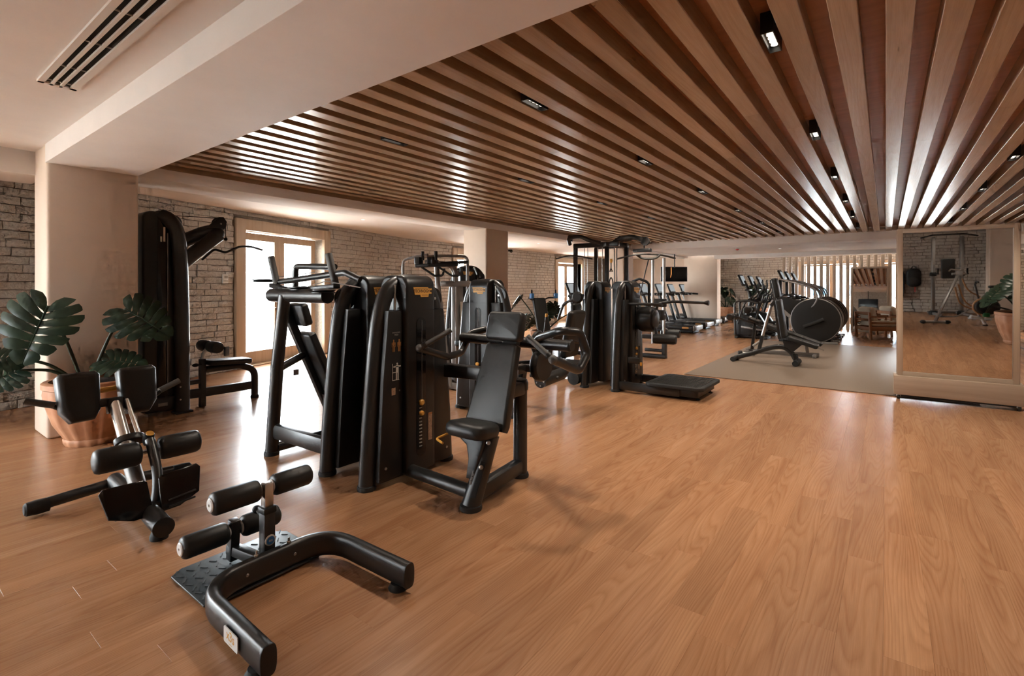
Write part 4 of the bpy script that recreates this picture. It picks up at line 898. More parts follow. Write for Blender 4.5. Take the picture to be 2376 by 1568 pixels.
# ---- sissy squat stand, centre foreground
ox, oy = -2.15, 1.22
sq = thing('squat_stand', 'low black U-shaped squat stand with leg rollers and checkered foot plate, in the foreground', 'exercise stand', (ox, oy, 0))
W = oloc(ox, oy, 0)
up_ = oval(0.030, 0.056, 20)
upath = [Vector(W(-1.75, 1.545, 0.082)), Vector(W(-2.365, 1.53, 0.082)), Vector(W(-2.365, 0.915, 0.082)), Vector(W(-1.75, 0.895, 0.082))]
stad = [(0.030 * math.copysign(min(1, abs(math.cos(a)) ** 0.55), math.cos(a)), 0.056 * math.copysign(min(1, abs(math.sin(a)) ** 0.75), math.sin(a))) for a in [2 * math.pi * k / 24 for k in range(24)]]
uf = obj('u_frame', M().tube(upath, 1.0, fil=0.20, prof=stad, n=10), 'black', sq, 45)
for y in (1.545, 0.895):
    obj('end_cap', M().prism([(a * 1.02, b * 1.02) for a, b in stad], W(-1.748, y, 0.082), (0, 1, 0), (0, 0, 1), 0.012, 0.002), 'plastic', sq, 45)
    obj('foot_pad', M().lathe([(0.045, 0), (0.046, 0.006), (0.040, 0.012), (0.034, 0.028)], W(-1.82, y, 0), 20), 'rubber', sq)
lbp = Vector(W(-1.965, 0.8655, 0.082))
st = obj('sticker', M().prism(rrect(0.12, 0.060, 0.008), lbp, (1, -0.033, 0), (0, 0, 1), 0.0035), 'white', sq, 0)
tx = text_on('x3s', 0.050, lbp + Vector((0, 0, 0.006)), Vector((1, -0.033, 0)).normalized(), Vector((0, 0, 1)), 0.0022); obj('sticker_text', tx, 'badge', st, 0)
obj('sticker_line', text_on('training', 0.009, lbp + Vector((0, 0, -0.021)), Vector((1, -0.033, 0)).normalized(), Vector((0, 0, 1)), 0.0022), 'badge', st, 0)
plp = [(-0.20, -0.285), (0.16, -0.285), (0.19, -0.25), (0.19, 0.25), (0.16, 0.285), (-0.19, 0.285), (-0.24, 0.24), (-0.24, -0.23)]
cp = obj('checker_plate', M().prism(plp, W(-2.53, 1.215, 0.016), (1, 0, 0), (0, 1, 0), 0.010, 0.003), 'plate', sq)
m = M()
for i in range(9):
    for j in range(11):
        x = -2.74 + i * 0.052 + (0.026 if j % 2 else 0); y = 0.955 + j * 0.0515
        if x < -2.38: m.bar(W(x - 0.014, y - 0.010 * (1 if (i + j) % 2 else -1), 0.0215), W(x + 0.014, y + 0.010 * (1 if (i + j) % 2 else -1), 0.0215), 0.006, 0.003)
obj('treads', m, 'plate', cp, 0, 'stuff')
obj('post', M().bar(W(-2.42, 1.235, 0.03), W(-2.42, 1.235, 0.325), 0.056, 0.056, (1, 0, 0), 0.006), 'black', sq)
obj('post_collar', M().box(W(-2.42, 1.235, 0.318), (0.064, 0.064, 0.03), None, 0.005), 'plastic', sq)
obj('sliding_post', M().bar(W(-2.42, 1.235, 0.31), W(-2.42, 1.235, 0.447), 0.042, 0.042, (1, 0, 0), 0.003), 'steel', sq)
em = obj('emblem', M().lathe([(0.026, 0), (0.026, 0.003), (0.022, 0.005)], W(-2.392, 1.235, 0.175), 24, (1, 0, 0)), 'whiteink', sq)
obj('emblem_face', M().lathe([(0.0195, 0), (0.0195, 0.001)], W(-2.387, 1.235, 0.175), 22, (1, 0, 0)), 'blue', em, 0)
obj('emblem_text', text_on('tst', 0.018, W(-2.3858, 1.235, 0.175), (0, 1, 0), (0, 0, 1), 0.0006), 'whiteink', em, 0)
obj('pull_pin', M().tube([W(-2.45, 1.235, 0.27), W(-2.51, 1.235, 0.285)], 0.011, 10).ball(W(-2.525, 1.235, 0.288), 0.020, 12, 8), 'rubber', sq)
obj('back_strut', M().bar(W(-2.40, 1.235, 0.06), W(-2.66, 1.165, 0.085), 0.05, 0.05, bev=0.008), 'black', sq)
obj('roller_upright', M().bar(W(-2.64, 1.17, 0.03), W(-2.62, 1.17, 0.235), 0.045, 0.05, (1, 0, 0), 0.006), 'black', sq)
obj('base_strap', M().box(W(-2.40, 1.22, 0.03), (0.10, 0.40, 0.010), None, 0.003), 'black', sq)
obj('axle', M().cyl(W(-2.445, 1.0, 0.415), W(-2.445, 1.46, 0.415), 0.012, seg=10).cyl(W(-2.62, 0.95, 0.185), W(-2.62, 1.39, 0.185), 0.012, seg=10), 'steel', sq)
for c, L in (((-2.445, 1.098, 0.415), 0.215), ((-2.445, 1.372, 0.415), 0.20), ((-2.62, 1.035, 0.185), 0.205), ((-2.62, 1.30, 0.185), 0.19)): roller(sq, W(*c), (0, 1, 0), L, 0.0525, 'leg_roller', 'white')
for p in ((-2.365, 1.155), (-2.365, 1.315)): obj('bolt', M().lathe([(0.010, 0), (0.010, 0.010), (0.005, 0.012), (0.005, 0.028)], W(*p, 0.136), 10), 'steel', sq)
for p in ((1.10,), (1.33,)): obj('socket_screw', M().lathe([(0.008, 0), (0.006, 0.003)], W(-2.334, p[0], 0.085), 10, (1, 0, 0)), 'greymetal', sq)

# ---- monstera plants
def leaf_mesh(L, droop=0.25, rnd=None, lobes=7):
    """split leaf: midrib along +y, blade in xy, normal +z; slits run in from the margin, small holes sit along the midrib"""
    r = rnd or R; m = M()
    E = [(0.0, 0.10, -0.20), (0.12, 0.34, -0.22), (0.30, 0.53, -0.02), (0.48, 0.55, 0.26), (0.66, 0.46, 0.54), (0.82, 0.31, 0.78), (0.93, 0.15, 0.95), (1.0, 0.0, 1.06)]
    def edge(u):
        for a, b in zip(E, E[1:]):
            if u <= b[0]: t = (u - a[0]) / (b[0] - a[0]); return (a[1] + (b[1] - a[1]) * t, a[2] + (b[2] - a[2]) * t)
        return E[-1][1:]
    def bend(x, y):
        q = math.hypot(x, y * 0.75) / L; return (x, y, -droop * L * q * q + 0.16 * abs(x) - 1.3 * droop * x * x / L)
    n = 9
    for s in (-1, 1):
        for i in range(lobes):
            u0, u1 = i / lobes, (i + 1) / lobes; sc = 1 + 0.05 * (r.random() - 0.5); sl = 0.60 + 0.22 * r.random()
            rows = [[], [], []]
            for k in range(n + 1):
                t = k / n
                g = 0.0
                if t < 0.26: g = 0.15 * (1 - abs(t - 0.14) / 0.12) if abs(t - 0.14) < 0.12 else 0.0
                if t > sl: g = 0.17 * ((t - sl) / (1 - sl)) ** 0.6
                if k == n: g = 0.20
                du = (u1 - u0) * g
                for j, u in enumerate((u0 + du, (u0 + u1) / 2, u1 - du)):
                    ex, ey = edge(min(1, max(0, u))); my = 0.01 + 0.86 * u
                    e = sc * (1.0 if j == 1 or k < n else 0.97)
                    cxp, cyp = ex * 0.55, my + (ey - my) * 0.30 - 0.02
                    x = 2 * t * (1 - t) * cxp + t * t * ex * e; y = (1 - t) ** 2 * my + 2 * t * (1 - t) * cyp + t * t * (my + (ey - my) * e)
                    p = bend(s * x * L, y * L); rows[j].append((p[0], p[1], p[2] + (0.018 * L * math.sin(math.pi * min(1, t * 1.05)) if j == 1 else 0)))
            b = len(m.v); m.v += rows[0] + rows[1] + rows[2]; N = n + 1
            for k in range(n):
                for st_ in (0, N):
                    q = (b + st_ + k, b + st_ + k + 1, b + st_ + N + k + 1, b + st_ + N + k); m.f.append(q if s < 0 else tuple(reversed(q)))
    rib = [bend(0, L * t) for t in (0, 0.2, 0.4, 0.6, 0.8, 0.98)]
    m.tube([(x, y, z + 0.004 * L) for x, y, z in rib], (0.018 * L, 0.006 * L), 6)
    return m
def place_leaf(t, at, tip, nrm, L, stem_from, droop=0.25, mt='leaf', sr=0.011, sag=0.05):
    at = Vector(at); y = (Vector(tip) - at).normalized(); z = Vector(nrm); z = (z - y * z.dot(y)).normalized(); x = y.cross(z)
    mt_ = Matrix.Translation(at) @ Matrix((x, y, z)).transposed().to_4x4()
    lm_ = leaf_mesh(L, droop); m = M(); m.add(lm_.v, lm_.f, mt_); lf = obj('leaf', m, mt, t, 50)
    s0 = Vector(stem_from); mid = s0.lerp(at, 0.5) + Vector((0, 0, sag))
    obj('stem', M().tube(smooth_path([s0, mid, at], 6), (sr * 1.5, sr), 8), 'stem', t, 60)
def pot(t, r=0.36, h=0.57, base=0.215, flute=16):
    pr = [(base * 0.98, 0.0), (base * 1.03, 0.02), (base * 1.05, 0.05), (base * 1.02, 0.06), (base + (r - base) * 0.55, h * 0.35), (r * 0.97, h * 0.68), (r, h * 0.82), (r * 0.985, h * 0.90)]
    p = obj('pot', M().lathe(pr, (0, 0, 0), 64, None, flute, 0.05), 'terra', t, 50)
    obj('pot_rim', M().lathe([(r * 0.985, h * 0.895), (r * 1.02, h * 0.91), (r * 1.02, h * 0.985), (r * 0.99, h), (r * 0.88, h), (r * 0.86, h * 0.93), (0.01, h * 0.93)], (0, 0, 0), 48), 'terra', t, 50)
    obj('soil', M().lathe([(r * 0.87, h * 0.93), (r * 0.6, h * 0.95), (0.01, h * 0.97)], (0, 0, 0), 32), 'soil', t)
ox, oy = -5.80, 1.37
mo = thing('potted_monstera', 'dark split-leaf monstera in a large fluted terracotta pot against the near column', 'potted plant', (ox, oy, 0))
W = oloc(ox, oy, 0); pot(mo)
cam_dir = Vector((0.97, -0.22, 0.15))
place_leaf(mo, W(-5.85, 1.06, 1.24), W(-5.80, 0.86, 0.74), (0.85, -0.35, 0.55), 0.52, W(-5.83, 1.29, 0.52), 0.18)
place_leaf(mo, W(-5.72, 1.575, 1.20), W(-5.45, 1.82, 0.98), (0.55, -0.45, 0.62), 0.46, W(-5.81, 1.33, 0.52), 0.30)
place_leaf(mo, W(-5.74, 1.42, 0.735), W(-5.50, 1.70, 0.70), (0.45, -0.35, 0.80), 0.34, W(-5.80, 1.36, 0.52), 0.22, sag=0.02)
place_leaf(mo, W(-5.97, 0.90, 0.685), W(-6.05, 0.66, 0.60), (0.8, -0.2, 0.6), 0.30, W(-5.84, 1.28, 0.52), 0.2, sag=0.06)
place_leaf(mo, W(-5.98, 0.88, 0.79), W(-6.04, 0.66, 0.82), (0.7, -0.2, 0.7), 0.26, W(-5.86, 1.28, 0.52), 0.2, sag=0.06)

def plant_copy(name, label, loc, specs, r=0.30, h=0.46, rz=0.0, group=None):
    t = thing(name, label, 'potted plant', loc, rz, group); pot(t, r, h, r * 0.66)
    for ang, rad, z, L, pitch in specs:
        a = math.radians(ang); d = Vector((math.cos(a), math.sin(a), 0)); at = d * rad + Vector((0, 0, z)); tip = at + d * math.cos(pitch) + Vector((0, 0, -math.sin(pitch)))
        place_leaf(t, at, tip, Vector((0, 0, 1)) + d * 0.5, L, d * 0.04 + Vector((0, 0, h * 0.93)), 0.22)
    return t
plant_copy('potted_monstera', 'monstera plant with drooping leaves beside the upright backrest machine, before the middle column', (-6.05, 9.25, 0),
           [(200, 0.55, 1.20, 0.36, 0.9), (310, 0.50, 0.98, 0.36, 0.8), (20, 0.62, 0.86, 0.36, 0.8), (250, 0.45, 0.80, 0.32, 0.7), (340, 0.35, 1.05, 0.34, 1.0), (100, 0.4, 1.0, 0.32, 0.8), (275, 0.62, 0.72, 0.34, 0.6)])
plant_copy('potted_monstera', 'potted monstera left of the pair by the far stone wall', (-5.42, 22.45, 0), [(205, 0.40, 0.98, 0.24, 0.6), (255, 0.25, 1.38, 0.42, 0.6), (315, 0.30, 0.95, 0.42, 0.9), (350, 0.22, 1.30, 0.36, 1.0), (120, 0.15, 1.2, 0.28, 1.0)], 0.36, 0.58, group='monsteras by the far wall')
plant_copy('potted_monstera', 'taller potted monstera right of the pair by the far stone wall', (-4.10, 22.2, 0), [(250, 0.25, 1.50, 0.52, 0.8), (300, 0.40, 1.25, 0.50, 0.8), (10, 0.45, 1.20, 0.42, 0.8), (200, 0.25, 1.05, 0.36, 1.0), (80, 0.2, 1.35, 0.4, 0.8)], 0.36, 0.58, group='monsteras by the far wall')
# ================================================================ MIDDLE AND FAR EQUIPMENT
# ---- grey assisted chin-up machine
ox, oy = -4.98, 5.3
gm = thing('chin_dip_machine', 'silver-grey assisted chin and dip machine with overhead grips, behind the logo tower', 'gym machine', (ox, oy, 0))
W = oloc(ox, oy, 0)
obj('base', M().bar(W(-5.45, 5.0, 0.05), W(-4.5, 5.0, 0.05), 0.08, 0.08, bev=0.02).bar(W(-5.45, 5.75, 0.05), W(-4.5, 5.75, 0.05), 0.08, 0.08, bev=0.02).bar(W(-4.98, 5.0, 0.05), W(-4.98, 5.75, 0.05), 0.1, 0.08, bev=0.02), 'greymetal', gm)
obj('column', M().bar(W(-4.93, 5.27, 0.05), W(-4.93, 5.27, 1.42), 0.16, 0.10, (1, 0, 0), 0.02), 'greymetal', gm)
obj('column_print', M().box((0.135, -0.03, 1.05), (0.003, 0.05, 0.30)), 'whiteink', gm, 0)
obj('column_head', M().bar(W(-5.13, 5.13, 1.455), W(-4.77, 5.40, 1.455), 0.12, 0.085, bev=0.03), 'greymetal', gm)
obj('neck_tube', M().tube([W(-4.95, 5.25, 1.46), W(-4.95, 5.25, 1.62), W(-5.0, 5.22, 1.72), W(-5.3, 5.0, 1.76)], 0.045, 14, 0.12), 'greymetal', gm)
obj('slant_tube', M().tube([W(-5.03, 4.95, 1.78), W(-4.98, 4.93, 1.45), W(-4.72, 4.90, 0.06)], 0.035, 14, 0.1), 'greymetal', gm)
obj('left_rail', M().tube([W(-5.55, 4.80, 0.06), W(-5.55, 4.80, 1.79), W(-5.25, 4.80, 1.84), W(-5.05, 4.80, 1.85)], 0.020, 12, 0.09), 'greymetal', gm)
obj('right_rail', M().tube([W(-4.83, 5.38, 1.35), W(-4.83, 5.38, 1.85), W(-5.15, 5.15, 1.86), W(-5.35, 5.02, 1.84)], 0.022, 12, 0.09), 'greymetal', gm)
for a in ((-5.12, 4.78), (-4.95, 4.86)):
    obj('upright_grip', M().cyl(W(*a, 1.78), W(*a, 1.90), 0.021, seg=12), 'rubber', gm); obj('grip_block', M().box(W(a[0] - 0.05, a[1] - 0.03, 1.77), (0.10, 0.08, 0.10), None, 0.01), 'plastic', gm)
obj('grip_carriage', M().bar(W(-5.2, 4.72, 1.70), W(-4.72, 5.06, 1.72), 0.10, 0.05, bev=0.01).bar(W(-5.0, 5.0, 1.74), W(-4.75, 5.3, 1.76), 0.07, 0.04, bev=0.01), 'plastic', gm)
for dx in (0.0, 0.22): obj('hand_loop', M().tube([W(-5.12 + dx, 4.76 + dx * 0.5, 1.68), W(-4.95 + dx, 4.84 + dx * 0.5, 1.56), W(-4.86 + dx, 4.90 + dx * 0.5, 1.56), W(-4.84 + dx, 4.92 + dx * 0.5, 1.66)], 0.015, 8, 0.04), 'rubber', gm)
obj('knee_pad', M().pad(W(-4.70, 5.30, 0.62), (1, 0, 0), (0, 1, 0), 0.34, 0.36, 0.09, 0.05, 0.03), 'pad', gm)
obj('knee_arm', M().bar(W(-4.95, 5.3, 0.56), W(-4.62, 5.3, 0.56), 0.06, 0.06, bev=0.01), 'black', gm)
obj('plumb_rod', M().cyl(W(-4.83, 5.38, 0.08), W(-4.83, 5.38, 1.36), 0.018, seg=10), 'greymetal', gm)
# ---- tall machine at the middle column
ox, oy = -6.05, 6.75
tt = thing('tall_pulley_tower', 'tall black pulley tower standing against the middle column', 'gym machine', (ox, oy, 0), -0.9)
tower(tt, 1.80, stack=False, placard=False)
obj('overhead_arm', M().tube(smooth_path([(0.05, 0.10, 1.72), (0.2, 0.14, 1.74), (0.32, 0.2, 1.62)], 5), 0.03, 12), 'black', tt)
obj('pulley_wheel', M().lathe([(0.06, -0.012), (0.05, 0), (0.06, 0.012)], (0.33, 0.2, 1.62), 20, (0, 1, 0)), 'plastic', tt)
obj('base_plate', M().box((0.25, 0, 0.03), (0.5, 0.5, 0.06), None, 0.015), 'black', tt)
# ---- upright-back machine with blue-tipped arms
ox, oy = -4.75, 7.3
ub = thing('abdominal_crunch_machine', 'seat with narrow tall backrest and two blue-tipped arms, beside the plant', 'gym machine', (ox, oy, 0), math.radians(-20))
obj('base', M().bar((-0.45, 0, 0.05), (0.45, 0, 0.05), 0.09, 0.08, bev=0.02).bar((-0.4, -0.3, 0.05), (-0.4, 0.3, 0.05), 0.08, 0.08, bev=0.02).bar((0.4, -0.28, 0.05), (0.4, 0.28, 0.05), 0.08, 0.08, bev=0.02), 'black', ub)
obj('seat_post', M().bar((0.12, 0, 0.06), (0.12, 0, 0.44), 0.09, 0.09, (1, 0, 0), 0.02), 'black', ub)
obj('seat', M().pad((0.14, 0, 0.49), (1, 0, 0), (0, 1, 0), 0.40, 0.36, 0.09, 0.07, 0.035), 'pad', ub)
obj('backrest', M().pad((-0.10, 0, 0.90), (0, 1, 0), (-0.28, 0, 1), 0.27, 0.66, 0.07, 0.04, 0.025), 'pad', ub)
obj('back_frame', M().bar((-0.02, 0, 0.1), (-0.24, 0, 1.2), 0.06, 0.05, (1, 0, 0), 0.01), 'greymetal', ub)
for s in (-1, 1):
    obj('side_arm', M().tube([(-0.22, s * 0.10, 1.17), (-0.18, s * 0.22, 1.22), (-0.05, s * 0.26, 1.22)], 0.014, 10, 0.05), 'black', ub)
    obj('arm_tip', M().box((-0.03, s * 0.26, 1.255), (0.07, 0.06, 0.09), None, 0.012), 'blue', ub); obj('arm_pin', M().cyl((-0.03, s * 0.26, 1.29), (-0.03, s * 0.26, 1.36), 0.014, seg=10), 'plastic', ub)
obj('lever', M().tube([(0.30, -0.24, 0.62), (0.38, -0.26, 0.92)], 0.018, 10), 'black', ub); obj('lever_tip', M().cyl((0.38, -0.26, 0.92), (0.395, -0.263, 0.97), 0.022, seg=10), 'yellow', ub)
obj('knee_roller', M().lathe([(0.02, -0.2), (0.06, -0.19), (0.065, 0), (0.06, 0.19), (0.02, 0.2)], (0.42, 0, 0.60), 18, (0, 1, 0)), 'pad', ub)
obj('roller_arm', M().bar((0.40, 0, 0.09), (0.42, 0, 0.60), 0.05, 0.05, (1, 0, 0), 0.01), 'black', ub)
# ---- cable multi station
ox, oy = -4.4, 9.4
cs_ = thing('cable_station', 'tall black multi-station cable machine with lat bars and steel columns', 'gym machine', (ox, oy, 0))
W = oloc(ox, oy, 0)
for x, y in ((-5.22, 9.2), (-4.97, 9.65), (-4.50, 9.2), (-4.28, 9.65)): obj('upright', M().bar(W(x, y, 0.0), W(x, y, 2.24), 0.075, 0.075, (1, 0, 0), 0.012), 'black', cs_)
obj('top_frame', M().bar(W(-5.26, 9.2, 2.27), W(-4.24, 9.2, 2.27), 0.09, 0.10, bev=0.02).bar(W(-5.0, 9.65, 2.27), W(-4.24, 9.65, 2.27), 0.09, 0.10, bev=0.02).bar(W(-4.5, 9.1, 2.27), W(-4.28, 9.7, 2.27), 0.09, 0.09, bev=0.02), 'black', cs_)
obj('base_frame', M().bar(W(-5.26, 9.2, 0.04), W(-4.24, 9.2, 0.04), 0.08, 0.08, bev=0.02).bar(W(-5.0, 9.65, 0.04), W(-3.45, 9.65, 0.04), 0.08, 0.08, bev=0.02), 'black', cs_)
obj('arched_handle', M().tube(smooth_path([W(-5.30, 9.1, 2.30), W(-5.25, 9.0, 2.42), W(-5.0, 9.0, 2.44), W(-4.82, 9.05, 2.36), W(-4.62, 9.15, 2.30)], 5), 0.042, 12), 'black', cs_)
obj('handle_cap', M().lathe([(0.05, -0.07), (0.055, 0.03), (0.04, 0.06)], W(-5.28, 9.08, 2.43), 16), 'plastic', cs_)
for y in (9.32, 9.5): obj('boom', M().tube(smooth_path([W(-4.45, y, 2.27), W(-4.30, y, 2.37), W(-4.02, y, 2.40), W(-3.80, y, 2.33)], 5), 0.045, 12), 'black', cs_)
obj('boom_pulley', M().lathe([(0.085, -0.03), (0.085, -0.015), (0.065, 0), (0.085, 0.015), (0.085, 0.03)], W(-3.78, 9.41, 2.31), 22, (0, 1, 0)), 'plastic', cs_)
obj('pulley_block', M().bar(W(-4.35, 9.41, 2.33), W(-4.25, 9.41, 2.42), 0.2, 0.1, bev=0.03), 'plastic', cs_)
obj('hanging_bracket', M().bar(W(-4.02, 9.41, 2.13), W(-3.66, 9.41, 2.13), 0.12, 0.07, bev=0.015).cyl(W(-3.80, 9.41, 2.13), W(-3.80, 9.41, 2.26), 0.012, seg=8), 'plastic', cs_)
obj('lat_bar', M().tube(smooth_path([W(-4.20, 9.05, 1.96), W(-4.0, 9.18, 2.02), W(-3.85, 9.3, 2.05), W(-3.7, 9.42, 2.05), W(-3.5, 9.58, 2.03), W(-3.3, 9.75, 1.97)], 5), 0.017, 10), 'black', cs_)
obj('close_grip', M().tube(smooth_path([W(-3.92, 9.3, 2.05), W(-3.80, 9.36, 1.97), W(-3.60, 9.45, 1.97), W(-3.50, 9.5, 2.05)], 5), 0.022, 10), 'black', cs_)
obj('side_bar', M().tube(smooth_path([W(-5.55, 8.95, 2.00), W(-5.3, 9.05, 2.06), W(-5.05, 9.15, 2.04), W(-4.85, 9.25, 1.99)], 5), 0.015, 10), 'black', cs_)
for x in (-5.12, -5.04, -4.80, -4.70, -4.42): obj('cable', M().cyl(W(x, 9.4, 0.5), W(x, 9.4, 2.25), 0.008, seg=6), 'greymetal', cs_)
for x in (-4.38, -4.33): obj('guide_rod', M().cyl(W(x, 9.3, 0.1), W(x, 9.3, 2.2), 0.014, seg=8), 'steel', cs_)
obj('strap_handle', M().tube([W(-4.36, 9.1, 1.95), W(-4.36, 9.1, 1.78), W(-4.33, 9.1, 1.72), W(-4.39, 9.1, 1.72), W(-4.36, 9.1, 1.78)], 0.012, 8), 'rubber', cs_)
obj('stirrup', M().tube(smooth_path([W(-4.37, 9.1, 1.38), W(-4.40, 9.1, 1.50), W(-4.36, 9.1, 1.60), W(-4.32, 9.1, 1.50), W(-4.35, 9.1, 1.38)], 4), 0.012, 8), 'rubber', cs_)
obj('rope_clip', M().lathe([(0.02, -0.03), (0.03, 0.02), (0.02, 0.05)], W(-4.36, 9.1, 1.92), 10), 'yellow', cs_)
for x, y in ((-3.66, 9.5), (-3.48, 9.62)): obj('steel_column', M().cyl(W(x, y, 0.3), W(x, y, 1.98), 0.03, seg=14), 'steel', cs_)
obj('column_clamp', M().box(W(-3.57, 9.56, 1.10), (0.30, 0.14, 0.16), None, 0.02).box(W(-3.57, 9.56, 0.86), (0.24, 0.2, 0.2), None, 0.03), 'plastic', cs_)
obj('slanted_cable', M().cyl(W(-3.72, 9.45, 1.98), W(-3.98, 9.4, 0.9), 0.012, seg=8), 'black', cs_)
obj('seat_column', M().bar(W(-3.5, 9.7, 0.0), W(-3.5, 9.7, 0.5), 0.09, 0.09, (1, 0, 0), 0.015).bar(W(-3.9, 9.7, 0.15), W(-3.5, 9.7, 0.15), 0.06, 0.06, bev=0.01), 'black', cs_)
obj('seat', M().pad(W(-3.72, 9.7, 0.42), (1, 0, 0), (0, 1, 0), 0.46, 0.32, 0.07, 0.05, 0.025), 'pad', cs_)
obj('thigh_roller', M().lathe([(0.03, -0.19), (0.08, -0.17), (0.085, 0), (0.08, 0.17), (0.03, 0.19)], W(-3.38, 9.7, 0.50), 18, (1, 0.2, 0)), 'pad', cs_)
obj('roller_crank', M().tube([W(-3.62, 9.66, 0.82), W(-3.50, 9.66, 0.62), W(-3.38, 9.68, 0.52)], 0.018, 8), 'greymetal', cs_)

# ---- treadmills facing the side wall
def treadmill():
    t = thing('treadmill', '', 'treadmill')
    obj('base', M().box((0.95, 0, 0.06), (1.8, 0.62, 0.10), None, 0.02), 'plastic', t)
    for s in (-1, 1):
        obj('side_rail', M().box((0.95, s * 0.36, 0.165), (1.88, 0.13, 0.13), None, 0.03), 'black', t)
        obj('upright', M().bar((1.30, s * 0.38, 0.2), (1.62, s * 0.38, 1.16), 0.075, 0.11, (1, 0, 0), 0.03), 'black', t)
        obj('handrail', M().tube([(1.66, s * 0.40, 1.16), (1.50, s * 0.40, 1.20), (0.86, s * 0.40, 1.16)], 0.032, 12, 0.1), 'plastic', t)
        obj('rail_ring', M().cyl((1.08, s * 0.40, 1.174), (1.06, s * 0.40, 1.173), 0.035, seg=12).cyl((1.16, s * 0.40, 1.179), (1.14, s * 0.40, 1.178), 0.035, seg=12), 'greyink', t)
        obj('badge_plate', M().pad((0.26, s * 0.4262, 0.165), (1, 0, 0), (0, 0, 1), 0.21, 0.055, 0.003, 0.026, 0.001), 'badge', t)
    obj('belt', M().box((0.92, 0, 0.205), (1.80, 0.58, 0.03), None, 0.01), 'rubber', t)
    obj('rear_cap', M().box((0.02, 0, 0.16), (0.10, 0.84, 0.15), None, 0.03), 'greymetal', t)
    obj('cap_logo', M().box((-0.031, 0, 0.15), (0.003, 0.12, 0.03)), 'whiteink', t, 0)
    obj('motor_hood', M().box((1.72, 0, 0.20), (0.50, 0.78, 0.22), None, 0.06), 'plastic', t)
    obj('cross_frame', M().bar((1.64, -0.42, 1.17), (1.64, 0.42, 1.17), 0.10, 0.09, bev=0.03), 'plastic', t)
    con = obj('console', M().pad((1.76, 0, 1.37), (0, 1, 0), (0.42, 0, 1), 0.60, 0.36, 0.05, 0.04, 0.015), 'plastic', t)
    obj('display', M().pad((1.730, 0, 1.385), (0, -1, 0), (0.42, 0, 1), 0.52, 0.28, 0.006, 0.01, 0.001), 'lit', con)
    return t
tm = treadmill(); tm.location = (-4.64, 15.8, 0); tm.rotation_euler = (0, 0, math.pi); tm['label'] = 'treadmill nearest the camera in the row by the hanging screen'; tm['group'] = 'treadmills facing the side wall'
for x, y, lb_ in ((-4.78, 17.6, 'second treadmill in the row by the hanging screen'), (-4.92, 19.25, 'third treadmill in the row by the hanging screen'), (-5.05, 21.2 - 0.15, 'farthest treadmill in the row, next to the plain far column'),
                  (-5.25, 12.2, 'treadmill seen against the glazed door beyond the middle column')):
    dup(tm, (x, y, 0), math.pi, lb_, 'treadmills facing the side wall')
# ---- hanging screen
tv = thing('hanging_television', 'flat black television hung from the ceiling above the treadmills, showing an orange flame', 'television', (-6.11, 17.9, 2.60), YAW + math.pi)
obj('pole', M().cyl((0, 0.06, -0.5), (0, 0.06, 0.08), 0.02, seg=10), 'plastic', tv)
obj('panel', M().box((0, 0, -0.72), (0.95, 0.05, 0.53), None, 0.01), 'plastic', tv)
obj('screen', M().box((0, 0.027, -0.72), (0.91, 0.004, 0.49)), 'screen', tv, 0)
fl_ = [(-0.012, 0.245), (0.012, 0.245), (0.016, 0.10), (0.018, 0.0), (-0.02, -0.12), (-0.035, -0.12), (-0.012, -0.02), (-0.010, 0.10)]
obj('picture', M().prism([(-a - 0.16 + 0.0, b) for a, b in fl_], (0.27, 0.0295, -0.72), (1, 0, 0), (0, 0, 1), 0.001), 'flame', tv, 0)
